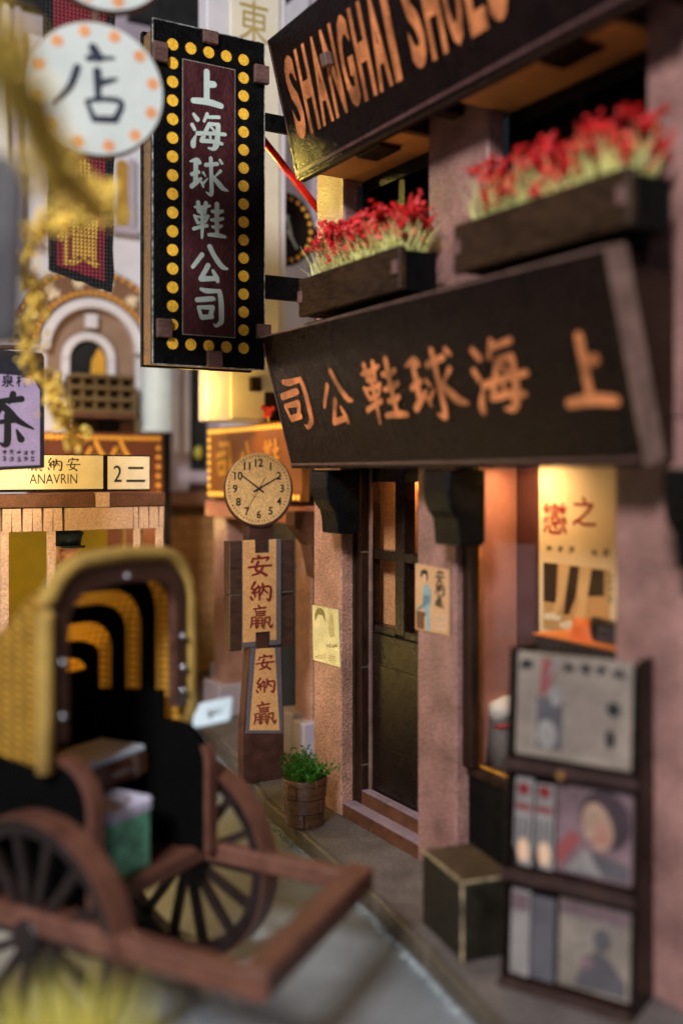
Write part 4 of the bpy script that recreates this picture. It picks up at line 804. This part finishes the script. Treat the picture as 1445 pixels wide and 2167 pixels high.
# pennant
pf_ = FY(16.2); t = thing('cloth_pennant', onY(170, 100, 16.2), 'woven red pennant with black border and yellow stitched characters', 'pennant')
M_PRED = weave('red_stitching', (172, 54, 68), 520, .8, 0, .0006, .35); M_PBLK = weave('black_stitching', (30, 30, 34), 520, .8, 0, .0006, .4); M_PYEL = weave('yellow_stitching', (246, 186, 84), 520, .8, 0, .0006, .5)
def wavy(pts, amp, k=9):
    o = []
    for i in range(len(pts)):
        a, b = pts[i], pts[(i + 1) % len(pts)]
        for j in range(k): o.append((a[0] + (b[0] - a[0]) * j / k + random.uniform(-amp, amp), a[1] + (b[1] - a[1]) * j / k + random.uniform(-amp, amp)))
    return o
pz_ = pxs(pf_, ((240, 620), (244, -60), (92, -60), (106, 572)))
build('pennant_border', MB().prism(pf_, wavy(pz_, .016, 14), -.05, 0), M_PBLK, t)
pi_ = pxs(pf_, ((222, 596), (226, -60), (112, -60), (120, 562))); build('pennant_field', MB().prism(pf_, wavy(pi_, .006, 14), .001, .014), M_PRED, t)
u, v = pf_.uv(170, 512); text('character', '價', pf_, (u - .36, v - .40, u + .32, v + .40), M_PYEL, t, .02, bold=.03)
for p in (((172, 345), (158, 400)), ((180, 345), (196, 400)), ((188, 352), (172, 372))):
    mb = MB(); a, b = pf_.uv(*p[0]), pf_.uv(*p[1]); stroke(mb, pf_, [(*a, .045), (*b, .045)], .02 + .002 * p[0][0] / 100); build('stitched_stroke', mb, M_PYEL, t)
build('pennant_rod', MB().tube([pf_.p(pz_[2][0] - .4, pz_[1][1], -.02), pf_.p(pz_[1][0] + .3, pz_[1][1], -.02)], .05, 8), M_BROWN, t)
# tea house board
tf = FY(17.2); T = lambda *a: pxs(tf, a); t = thing('tea_house_sign', onY(95, 990, 17.2), 'lilac tea house board with black border and large black character', 'hanging sign')
o_ = T((95, 990), (95, 815), (95, 755), (90, 747), (-70, 735), (-70, 1000)); build('board', MB().prism(tf, o_, -.12, 0), mat('navy_black_board', (30, 30, 42), .5, .25, 4000, .2, 300, .5), t, .012)
build('print_panel', MB().prism(tf, T((85, 984), (85, 826), (68, 797), (-44, 788), (-60, 812), (-60, 990)), .001, .006), mat('lilac_paper', (176, 156, 190), .6, .14, 4600, .1, 200, .3), t)
for i, st in enumerate(([(-100, 478, 10), (30, 462, 22), (180, 446, 26)], [(110, 405, 26), (78, 478, 12)], [(-50, 412, 24), (-30, 490, 12)], [(20, 500, 26), (70, 545, 30), (150, 625, 26), (275, 692, 8)], [(10, 505, 24), (-60, 610, 22), (-150, 690, 8)], [(-40, 640, 16), (120, 622, 20)], [(62, 580, 26), (62, 780, 28), (40, 825, 22), (0, 812, 8)], [(140, 705, 10), (172, 775, 30)], [(-20, 705, 10), (-55, 775, 26)])):
    mb = MB(); q = [tf.uv(x / 3.905, 730 + y / 3.905) + (r / 3.905 * 17.2 / 2184,) for x, y, r in st]; stroke(mb, tf, q, .01 + .0012 * i); build('brush_stroke', mb, M_INK, t)
for ch, px in (('樓', 48), ('泉', 17)): u, v = tf.uv(px, 806); text('character', ch, tf, (u - .1, v - .1, u + .1, v + .1), M_INK, t, .01, bold=.02)
for k in range(5):
    for j in range(2): u, v = tf.uv(70 - 15 * k, 957 + 14 * j); squiggle(tf, (u - .035, v - .045, u + .035, v + .045), M_INK, t, .01, 5)
build('hanging_rod', MB().tube([tf.p(*T((-90, 735))[0], -.06), tf.p(*T((60, 735))[0], -.06)], .04, 8), M_BROWN, t)
# yellow garland: one strand of twisted paper florets
gl = thing('yellow_garland', onD(0, 60, 10.5), 'blurred drooping strand of yellow paper florets in the foreground', 'garland')
M_FLO = mat('yellow_paper_floret', (255, 216, 98), .6, .04, 3000, .06, 400, .15)
strand = [(-90, -20, 5.6), (-10, 90, 5.9), (40, 190, 6.3), (90, 290, 6.9), (130, 370, 7.8), (185, 420, 9.4), (240, 425, 10.6), (160, 455, 11), (80, 485, 11.4), (50, 570, 11.8), (85, 625, 12.2), (50, 700, 12.4), (70, 780, 12.8), (110, 830, 13), (130, 880, 13.2), (165, 940, 13.6)]
pts = [onD(*p) for p in strand]
build('strand_wire', MB().tube(pts, [.12, .13, .13, .12, .10, .08, .05] + [.05] * (len(pts) - 7), 8), M_FLO, gl, smooth=True)
fl_m = []
for k in range(4):
    mb = MB()
    for j in range(9): mb.blob((random.gauss(0, .075), random.gauss(0, .075), random.gauss(0, .075)), random.uniform(.03, .06), 1, .9, seed=k * 11 + j)
    o = build('floret', mb, M_FLO); fl_m.append(o.data); bpy.data.objects.remove(o)
rw = [.8, .9, .9, .9, .9, .9, 1.0, .9, .8, .8, .9, .7, .9, .9, .8, .7]
for i in range(len(pts) - 1):
    nn = 18 if i < 6 else 9
    for j in range(nn):
        tt = j / nn; o = bpy.data.objects.new('floret', random.choice(fl_m)); COL.objects.link(o); o.parent = gl; BASE[o] = BASE[gl]
        k = rw[i] * (1 - tt) + rw[i + 1] * tt; p = pts[i].lerp(pts[i + 1], tt) + V((random.gauss(0, .07), random.gauss(0, .07), random.gauss(0, .07))) * k
        o.location = (p - BASE[gl]) * S; s = random.uniform(.6, 1.0) * (.5 + .4 * k); o.scale = (s, s, s); o.rotation_euler = (random.random() * 6, random.random() * 6, random.random() * 6)
# blurred plank sign on the far left
hf = onD(26, 500, 8.0); t = thing('hanging_plank', hf, 'out of focus dark mauve plank hanging at the left edge', 'sign')
hx = Fr(hf, RT, UP); hz0 = onD(20, 730, 8.0).z - hf.z
build('plank_board', MB().prism(hx, [(-.5, hz0 - .05), (.05, hz0), (.10, .62), (-.5, .7)], -.12, 0), mat('plum_plank', (26, 19, 22), .5, .25, 4000, .2, 200, .4), t, .02); build('plank_stripe', MB().prism(hx, [(-.06, hz0 + .05), (.01, hz0 + .05), (.04, .5), (-.02, .5)], .002, .03), mat('mauve_plank_edge', (58, 48, 56), .5, .2, 4000, .2, 200, .4), t)

# ------------------------------------------------------------------ tram
TY = 19.4; tr = FY(TY); tl, trr = 3.6, onY(349, 1100, TY).x
tram = thing('tram', ((tl + trr) / 2, TY + 1.6, 0.004), 'cream and brown tram with number 2 headboard behind the rickshaw', 'tram')
M_TRAM = mat('rose_cream_tram', (196, 156, 128), .55, 0.26, 2600, .12, 200, .4)
zt = lambda py: tr.uv(200, py)[1]
ux = lambda px: tr.uv(px, 1050)[0]
hbz0, hbz1 = zt(1040), zt(962)
hbd = build('headboard', MB().fbox(tr, tl + .1, ux(320), hbz0, hbz1, -.14, -.02), M_DARK, tram, .01)
build('headboard_panel', MB().fbox(tr, tl + .15, ux(219), hbz0 + .05, hbz1 - .02, -.019, -.006), M_CREAM, hbd); build('headboard_panel', MB().fbox(tr, ux(229), ux(317), hbz0 + .04, hbz1 - .03, -.019, -.006), M_CREAM, hbd)
for ch, px in (('安', 155), ('納', 116), ('贏', 74)):
    a, b = tr.uv(px - 15, 998), tr.uv(px + 16, 968); brush(ch, tr, (a[0], a[1], b[0], b[1]), M_INK, hbd, .002, fat=.85)
a, b = tr.uv(63, 1024), tr.uv(164, 1003); text('lettering', 'ANAVRIN', tr, (a[0], a[1], b[0], b[1]), M_INK, hbd, .002)
a, b = tr.uv(241, 1020), tr.uv(258, 985); text('lettering', '2', tr, (a[0], a[1], b[0], b[1]), M_INK, hbd, .002)
a, b = tr.uv(268, 1020), tr.uv(308, 988); text('lettering', '二', tr, (a[0], a[1], b[0], b[1]), M_INK, hbd, .002, bold=.01)
build('roof_rail', MB().fbox(tr, tl, ux(200), zt(1072), zt(1044), -.4, .05), M_BROWN, tram, .015); build('roof_rail', MB().fbox(tr, ux(232), trr, zt(1072), zt(1044), -.4, .05), M_BROWN, tram, .015)
build('centre_tab', MB().fbox(tr, ux(202), ux(231), zt(1073), zt(1042), -.1, .06), M_TRAM, tram, .01)
build('fascia', MB().fbox(tr, ux(138), ux(282), zt(1121), zt(1074), -.08, .01), M_TRAM, tram, .008)
def louvre(pa, pb, n):
    for k in range(n):
        a = ux(pa + (pb - pa) * k / n); b = ux(pa + (pb - pa) * (k + .86) / n); sh = .012 if k % 2 else -.012
        build('fascia_finger', MB().prism(tr, [(a, zt(1121)), (b, zt(1121)), (b + sh, zt(1074)), (a + sh, zt(1074))], -.08, .008), M_TRAM, tram)
louvre(-60, 136, 9); louvre(284, 348, 6)
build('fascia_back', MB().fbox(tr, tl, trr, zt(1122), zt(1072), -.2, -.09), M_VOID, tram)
for pa, pb in ((2, 20), (102, 119), (285, 298), (332, 347)): build('window_post', MB().fbox(tr, ux(pa), ux(pb), 1.9, zt(1120), -.1, .0), M_TRAM, tram, .01)
build('front_panel', MB().fbox(tr, tl, trr, .5, 1.9, -.12, 0), M_TRAM, tram, .02)
build('side_panel', MB().box(tl, tl + .12, TY + .14, TY + 3.4, .5, zt(1072)), M_TRAM, tram); 
build('side_panel', MB().box(trr - .12, trr, TY + .14, TY + 3.4, .5, 1.9), M_TRAM, tram); build('rear_wall', MB().box(tl + .13, trr - .13, TY + 3.3, TY + 3.4, .5, zt(1072)), mat('olive_yellow_wall', (176, 150, 36), .6, .1, 3000, .12, 150, .2), tram)
build('tram_roof', MB().box(tl, trr, TY + .42, TY + 3.42, zt(1072), zt(1058)), M_BROWN, tram, .02); build('tram_floor', MB().box(tl + .13, trr - .13, TY + .14, TY + 3.29, .5, .6), M_FRAME, tram)
for yy in (TY + 1.2, TY + 2.3): build('side_post', MB().box(trr - .1, trr - .02, yy, yy + .14, 1.91, zt(1073)), M_TRAM, tram)
for xx in (tl + .5, trr - .6):
    for yy in (TY + .7, TY + 2.6): build('wheel', MB().prism(Fr((xx, yy, .38), (0, -1, 0), (0, 0, 1)), ell(0, 0, .37, .37, 24), -.1, .1), M_BLACK, tram)
# driver figure: a standing body, mostly hidden
d0 = onY(143, 1150, TY + .55); dr = thing('person', (d0.x, TY + .6, .6), 'small figure in dark teal uniform and cap inside the tram', 'person')
bd = MB(); zz = d0.z; M_TEAL = mat('dark_teal_cloth', (18, 40, 42), .7, .15, 3000, .2, 300, .2)
bd.tube([(d0.x, TY + .6, .6), (d0.x, TY + .6, 1.6), (d0.x, TY + .6, zz - 1.5), (d0.x, TY + .6, zz - .75), (d0.x, TY + .6, zz - .52), (d0.x, TY + .6, zz - .42)], [.22, .3, .36, .42, .3, .12], 14)
build('body', bd, M_TEAL, dr, smooth=True); build('head', MB().blob((d0.x, TY + .58, zz - .12), .26, 2, .12, (.9, 1, 1.15)), mat('painted_skin', (196, 132, 92), .6, .1, 3000, .1, 300, .1), dr, smooth=True)
cap = build('cap', MB().tube([(d0.x, TY + .6, zz - .04), (d0.x, TY + .6, zz + .1), (d0.x, TY + .6, zz + .2), (d0.x, TY + .6, zz + .25)], [.27, .29, .33, .26], 18), M_TEAL, dr, smooth=True); build('cap_visor', MB().prism(Fr((d0.x, TY + .5, zz - .04), (1, 0, 0), (0, -1, 0)), ell(.05, .12, .25, .2, 18), 0, .03), M_INK, cap)

# ------------------------------------------------------------------ next shop along the right, with amber sign
ns = thing('neighbour_shop', (10.6, 21.5, .3), 'pale neighbouring shop with pillars behind the street clock', 'building')
for y0, y1 in ((19.0, 19.75), (23.4, 24.2)):
    build('pillar', MB().box(10.25, 10.8, y0, y1, .3, 5.5), M_TANP, ns, .03); build('plinth', MB().box(10.0, 10.78, y0 - .1, y1 + .12, .3, 1.1), M_LILAC, ns, .04)
build('awning_bracket', MB().prism(Fr((10.24, 19.2, 5.5), (-1, 0, 0), (0, 0, 1)), [(0, 0), (.5, 0), (.5, -.3), (.15, -.7), (0, -1.4)], 0, -.4), M_BROWN, ns, .02)
build('fascia_beam', MB().box(10.05, 10.8, 18.9, 24.3, 5.2, 5.6), mat('salmon_beam', (198, 118, 84), .6, .14, 4000, .14, 200, .3), ns, .03)
build('shop_front', MB().box(10.82, 10.95, 18.9, 24.3, .3, 5.19), mat('deep_teal_front', (36, 38, 34), .5, .2, 3600, .2, 200, .3), ns)
build('upper_wall', MB().box(12.2, 12.6, 18.9, 28.4, 5.61, 18.5), M_WHITE, ns, .02)
build('lower_roof', MB().box(10.3, 12.19, 18.9, 24.3, 5.61, 5.8), M_FRAME, ns)
build('wall_return', MB().box(10.96, 14, 18.9, 19.1, .3, 5.6), M_LILAC, ns)
for yy in (19.6, 20.9, 22.2): build('wall_rib', MB().box(12.02, 12.195, yy, yy + .26, 5.81, 18.4), M_LILAC, ns, .02)
for zz in (9.2, 12.4, 15.4):
    for yy in (19.95, 21.25): 
        uw = build('upper_window', MB().box(12.13, 12.195, yy, yy + .8, zz, zz + 1.5), M_FRAME, ns, .01); build('window_sill', MB().box(12.0, 12.19, yy - .08, yy + .88, zz - .15, zz - .01), M_WHITE, uw, .01)
am = thing('amber_sign', (10.2, 21.8, 5.62), 'glowing amber fascia sign with bulbs behind the street clock', 'shop sign')
af = FX(9.98); s0 = af.uv(440, 1050); s1 = af.uv(600, 880)
v0, v1 = 5.68, 7.40; u0, u1 = -23.95, -18.95
build('sign_board', MB().fbox(af, u0, u1, v0, v1, -.2, 0), M_GOLDS, am, .02)
for k in range(27): 
    for vv in (v0 + .1, v1 - .1): build('bulb', MB().prism(af, ell(u0 + .12 + k * (u1 - u0 - .24) / 26, vv, .055, .06, 12), .002, .03), M_BULBL, am)
for k in range(1, 8): build('bulb', MB().prism(af, ell(u0 + .12, v0 + .1 + k * (v1 - v0 - .2) / 8, .055, .06, 12), .002, .03), M_BULBL, am)
for i, ch in enumerate('司公鞋'): 
    a = u0 + .55 + i * 1.3; brush(ch, af, (a, v0 + .35, a + .95, v1 - .35), M_BULB, am, .01)
fl = thing('pink_blossom_sprig', onD(560, 888, 21.2), 'tiny pink blossom sprig on top of the amber sign', 'flower'); c = af.p(*af.uv(560, 890), -.1)
mb = MB()
for j in range(7): mb.blob((c.x + random.gauss(0, .05), c.y + random.gauss(0, .08), 7.5 + random.random() * .25), .07, 1, .6, seed=j)
build('petals', mb, M_BLOS2, fl); build('stem', MB().tube([(c.x, c.y, 7.40), (c.x, c.y, 7.6)], .02, 5), M_STRAW, fl)
# tall light pilaster with a character, and the dark disc sign
tw = thing('tower_sign', (10.5, 17.9, 7), 'tall pale lightbox pilaster with one golden Chinese character', 'sign'); TWY = 21.0; wf_ = FY(TWY); W_ = lambda px, py=300: wf_.uv(px, py)[0]
tw.location = V((W_(520), TWY + .3, 5.7)) * S; BASE[tw] = V((W_(520), TWY + .3, 5.7))
build('frame_panel', MB().fbox(wf_, W_(438), W_(606), 7.42, 18.5, -.5, 0), M_WHITE, tw, .03); build('light_panel', MB().fbox(wf_, W_(486), W_(590), 7.5, 18.4, .002, .06), M_IVORY, tw, .02)
a, b = wf_.uv(524, 828), wf_.uv(546, 800); build('wall_vent', MB().fbox(wf_, a[0], b[0], a[1], b[1], .061, .2), M_FRAME, tw, .02)
a, b = wf_.uv(556, 892), wf_.uv(598, 832); build('dark_opening', MB().fbox(wf_, a[0], b[0], a[1], b[1], .061, .12), M_FRAME, tw, .02)
a, b = wf_.uv(503, 86), wf_.uv(566, 12); text('character', '東', wf_, (a[0], a[1], b[0], b[1]), mat('dull_gold_ink', (176, 150, 84), .5, .1, 3000, .1, 300, .2), tw, .066)
ds = thing('bulb_disc_sign', onY(618, 485, 21.9), 'round dark sign ringed with orange dots behind the flower box', 'hanging sign'); d_ = FY(21.9); u, v = d_.uv(602, 484)
build('disc_board', MB().prism(d_, ell(u, v, .82, .88, 48), -.1, 0), M_BROWN if False else M_DARK, ds, .01)
for k in range(24): a = 6.2832 * k / 24; build('rim_dot', MB().prism(d_, ell(u + .70 * math.cos(a), v + .75 * math.sin(a), .05, .055, 12), .002, .02), M_BULB, ds)
for p in (((-.3, .2), (.1, .3)), ((.05, .3), (.18, -.1)), ((.1, -.05), (.32, -.42)), ((-.2, .1), (-.1, -.3))): mb = MB(); stroke(mb, d_, [(u + p[0][0], v + p[0][1], .05), (u + p[1][0], v + p[1][1], .03)], .005 + .002 * abs(p[0][0])); build('painted_stroke', mb, M_MINT, ds)
build('disc_arm', MB().tube([d_.p(u + .5, v, -.05), d_.p(12.22, v, -.05)], .06, 8), M_DARK, ds)

# ------------------------------------------------------------------ far brick house with arched doorway
BY = 29.0; bf = FY(BY); bh = thing('brick_house', (12, BY + .5, .3), 'tan brick house with a black arched doorway at the lane end', 'building')
B = lambda px, py=1200: bf.uv(px, py)
x0, x1 = B(352)[0], B(680)[0]; ztp = B(400, 1072)[1]; da0, da1 = B(456)[0], B(530)[0]; dm = (da0 + da1) / 2; dr_ = (da1 - da0) / 2; dtop = B(490, 1165)[1] - dr_ * .8
build('wall_core', MB().fbox(bf, x0, x1, .3, 17, -.6, -.05), M_MORTAR, bh)
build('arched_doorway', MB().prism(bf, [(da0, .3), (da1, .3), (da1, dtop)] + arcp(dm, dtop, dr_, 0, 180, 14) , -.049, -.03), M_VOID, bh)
brick_me = {}
bw, bhh = .56, .335
for r in range(int((ztp - .3) / bhh)):
    for c in range(-1, int((x1 - x0) / bw) + 1):
        a = x0 + (c + .5 * (r % 2)) * bw + .01; b = a + bw - .025; v = .3 + r * bhh; a = max(a, x0)
        if b > x1 or b - a < .1: continue
        vm = v + bhh / 2
        def blocked(x): return (da0 < x < da1 and vm < dtop) or math.hypot(x - dm, max(0, vm - dtop)) < dr_
        if blocked(a) and blocked(b): continue
        if blocked(b): b = min(b, dm - math.sqrt(max(0, dr_ ** 2 - max(0, vm - dtop) ** 2)))
        elif blocked(a): a = max(a, dm + math.sqrt(max(0, dr_ ** 2 - max(0, vm - dtop) ** 2)))
        if b - a < .06: continue
        build('brick', MB().fbox(bf, a, b, v + .012, v + bhh - .012, -.05, random.uniform(-.012, .012)), M_BRICK, bh)
build('ledge', MB().fbox(bf, x0 - .05, x1, ztp + .02, ztp + .45, -.05, .35), mat('brown_ledge', (120, 84, 58), .6, .15, 3600, .15, 150, .3), bh, .04)
build('upper_storey', MB().fbox(bf, x0, x1, ztp + .46, 17, -.049, .05), M_LILAC, bh)
for pa, pb in ((360, 376), (384, 398)): build('wall_rib', MB().fbox(bf, B(pa)[0], B(pb)[0], ztp + 1.6, 17, .051, .2), M_WHITE, bh, .03)
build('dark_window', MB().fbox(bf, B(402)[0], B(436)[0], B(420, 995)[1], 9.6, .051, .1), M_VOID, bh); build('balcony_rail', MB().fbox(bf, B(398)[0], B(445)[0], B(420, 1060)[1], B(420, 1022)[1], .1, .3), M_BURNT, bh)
build('lit_lantern', MB().blob(bf.p(B(413)[0], B(413, 958)[1], .25), .13, 2, .2, (1, 1, 1.6)), mat('green_gold_lantern', (150, 136, 40), .4, .1, 3000, .1, 300, .2, emit=.15), bh, smooth=True)
# stone bollards near the far doorway
for px, lab in ((492, 'grey mauve stone block left of the clock post'), (640, 'grey stone block between clock post and pot')):
    p = onZ(px, 1490 if px < 600 else 1590, .3); f = Fr((p.x, p.y, .3), (1, 0, 0), (0, 1, 0)); tag(build('stone_block', MB().prism(f, rect(-.42, -.3, .42, .5), .002, 1.05 if px < 600 else .9), M_LILAC, None, .04, base=(p.x, p.y, .3)), lab, 'stone block')

# ------------------------------------------------------------------ far house with the arches, left
AY = 28.0; hf_ = FY(AY); A2 = lambda px, py=800: hf_.uv(px, py); hx0, hx1 = A2(-220)[0], A2(352)[0]
ah = thing('balcony_house', ((hx0 + hx1) / 2, AY + .4, 0), 'white house with round arch mouldings and a lattice balcony behind the tram', 'building')
build('house_wall', MB().fbox(hf_, hx0, hx1, 0, 18, -.8, -.05), M_WHITE, ah)
c = A2(195, 745); R0 = A2(300, 745)[0] - c[0]
build('arch_recess', MB().prism(hf_, [(c[0] - R0 * .86, c[1] - 1.3), (c[0] + R0 * .86, c[1] - 1.3), (c[0] + R0 * .86, c[1])] + arcp(c[0], c[1], R0 * .86, 0, 180, 20), -.049, -.02), mat('brown_arch_print', (140, 112, 92), .6, .15, 3600, .15, 150, .3), ah)
build('arch_moulding', MB().ring(hf_, R0 * 1.02, R0 * .84, -.02, .25, 0, 180, 24, c[0], c[1]), M_WHITE, ah, .02)
build('arch_keystone', MB().fbox(hf_, c[0] - .2, c[0] + .12, c[1] + R0 * .45, c[1] + R0 * .72, -.019, .2), M_WHITE, ah, .02)
ws_ = thing('arch_sign', hf_.p(c[0], c[1] + R0, .1), 'curved brown sign with bulbs round the arch of the white house', 'shop sign')
build('curved_board', MB().ring(hf_, R0 * 1.62, R0 * 1.06, .0, .12, 8, 172, 30, c[0], c[1]), mat('russet_board', (122, 86, 62), .55, .15, 3600, .15, 150, .3), ws_)
for rr_ in (1.13, 1.55):
    for k in range(26): a = math.radians(10 + 160 * k / 25); build('bulb', MB().prism(hf_, ell(c[0] + R0 * rr_ * math.cos(a), c[1] + R0 * rr_ * math.sin(a), .06, .06, 10), .121, .16), M_BULB, ws_)
for k in range(6): a = math.radians(30 + 120 * k / 5); f = Fr(hf_.p(c[0] + R0 * 1.34 * math.cos(a), c[1] + R0 * 1.34 * math.sin(a), .122), (math.sin(a), 0, -math.cos(a)), (math.cos(a), 0, math.sin(a))); squiggle(f, (-.16, -.2, .16, .2), M_CREAM, ws_, .01, 6, r=.04)
w0, w1 = A2(146)[0], A2(226)[0]; wm = (w0 + w1) / 2; wr = (w1 - w0) / 2; wz0, wz1 = A2(190, 810)[1], A2(190, 762)[1]
win = build('arched_window', MB().prism(hf_, [(w0, wz0), (w1, wz0), (w1, wz1)] + arcp(wm, wz1, wr, 0, 180, 16), -.018, .02), M_VOID, ah)
build('window_surround', MB().ring(hf_, wr * 1.42, wr * 1.0, -.01, .16, 0, 180, 20, wm, wz1), M_WHITE, win, .02)
for a in (w0 - wr * .42, w1): build('window_surround', MB().fbox(hf_, a, a + wr * .42, wz0, wz1 - .005, -.01, .16), M_WHITE, win, .02)
build('window_curtain', MB().prism(hf_, [(wm + .05, wz0), (w1 - .05, wz0), (w1 - .05, wz1 + .1), (wm + .3, wz1 + .35), (wm + .1, wz1)], .021, .05), mat('ochre_curtain', (196, 142, 44), .6, .1, 3000, .15, 150, .2, emit=.25), win)
p0, p1 = A2(135)[0], A2(268)[0]; q0, q1 = A2(200, 872)[1], A2(200, 800)[1]
M_OLV = mat('olive_brown_lattice', (98, 78, 44), .6, .15, 3600, .15, 200, .3)
for k in range(6): a = p0 + (p1 - p0) * k / 5; build('balcony_post', MB().fbox(hf_, a - .045, a + .045, q0, q1, .5, .6), M_OLV, ah)
for k in range(4): v = q0 + (q1 - q0) * k / 3; build('balcony_bar', MB().fbox(hf_, p0, p1, v - .05, v + .05, .61, .7), M_OLV, ah)
build('balcony_back', MB().fbox(hf_, p0, p1, q0, q1, .1, .45), M_FRAME, ah); build('balcony_slab', MB().fbox(hf_, p0 - .1, p1 + .1, q0 - .2, q0 - .06, -.02, .75), M_BROWN, ah, .02)
for pa, pb, m_ in ((152, 205, M_FRAME), (207, 252, M_BLACK), (254, 285, M_BROWN)): build('shop_opening', MB().fbox(hf_, A2(pa)[0], A2(pb)[0], 6.8, q0 - .21, -.02, .05), m_, ah)
sw0, sw1, sz0, sz1 = A2(247)[0], A2(272)[0], A2(260, 478)[1], A2(260, 350)[1]
w2 = build('upper_window', MB().prism(hf_, [(sw0, sz0), (sw1, sz0), (sw1, sz1)] + arcp((sw0 + sw1) / 2, sz1, (sw1 - sw0) / 2, 0, 180, 10), -.049, -.02), mat('ochre_window', (150, 112, 36), .5, .1, 3000, .2, 150, .2, emit=.2), ah); build('window_surround', MB().fbox(hf_, sw1 + .0, sw1 + .2, sz0, sz1 + .2, -.04, .1), M_LILAC, w2, .02); build('window_sill', MB().fbox(hf_, sw0 - .2, sw1 + .25, sz0 - .25, sz0 - .02, -.04, .2), M_LILAC, w2, .02)
build('dark_attic', MB().fbox(hf_, A2(270, 30)[0], A2(440, 30)[0], A2(300, 52)[1], 20, -.049, .4), M_INK, ah); build('roof_beam', MB().fbox(hf_, A2(-200, 20)[0], A2(100, 20)[0], A2(50, 24)[1], 20, -.049, .4), M_INK, ah)
for pa, pb in ((0, 14), (26, 40)): build('wall_post', MB().fbox(hf_, A2(pa)[0], A2(pb)[0], A2(20, 90)[1] - 6, A2(20, 20)[1], -.049, .3), M_IVORY if pa == 0 else M_LILAC, ah, .02)
cc = A2(324, 800); col_ = Fr(hf_.p(cc[0], 0, .35), (1, 0, 0), (0, 1, 0)); build('round_column', MB().prism(col_, ell(0, 0, .44, .44, 32), A2(324, 915)[1], 16), mat('cool_white_column', (198, 208, 208), .5, .06, 4000, .08, 120, .2), ah, smooth=False)
# brown marquee sign over the tram
mq = thing('marquee_sign', onY(270, 1000, 26.5), 'brown marquee sign edged with orange bulbs above the tram', 'shop sign'); mf = FY(26.5); mu = lambda px, py=1000: mf.uv(px, py)
a, b = mu(60)[0], mu(346)[0]; z0_, z1_ = 1.5, mu(260, 916)[1]
build('sign_board', MB().fbox(mf, a, b, z0_, z1_, -.2, 0), mat('russet_marquee', (98, 46, 20), .5, .15, 3600, .15, 150, .3), mq, .02)
for k in range(24): build('bulb', MB().prism(mf, ell(a + .15 + (b - a - .3) * k / 23, z1_ - .14, .06, .06, 12), .001, .04), M_BULB, mq)
for k in range(1, 16): build('bulb', MB().prism(mf, ell(b - .15, z1_ - .14 - .25 * k, .06, .06, 12), .001, .04), M_BULB, mq)
for px in (205, 258): u, v = mu(px, 958); brush('公', mf, (u - .35, v - .45, u + .3, v + .35), M_BULB, mq, .004)
build('end_pilaster', MB().fbox(mf, b + .01, b + .22, z0_ - 1.5, z1_ + .02, -.4, -.02), M_BLACK, mq)
# back of the lane
struct(build('backdrop_wall', MB().box(-8, 24, 31, 31.3, 0, 22), M_LILAC))
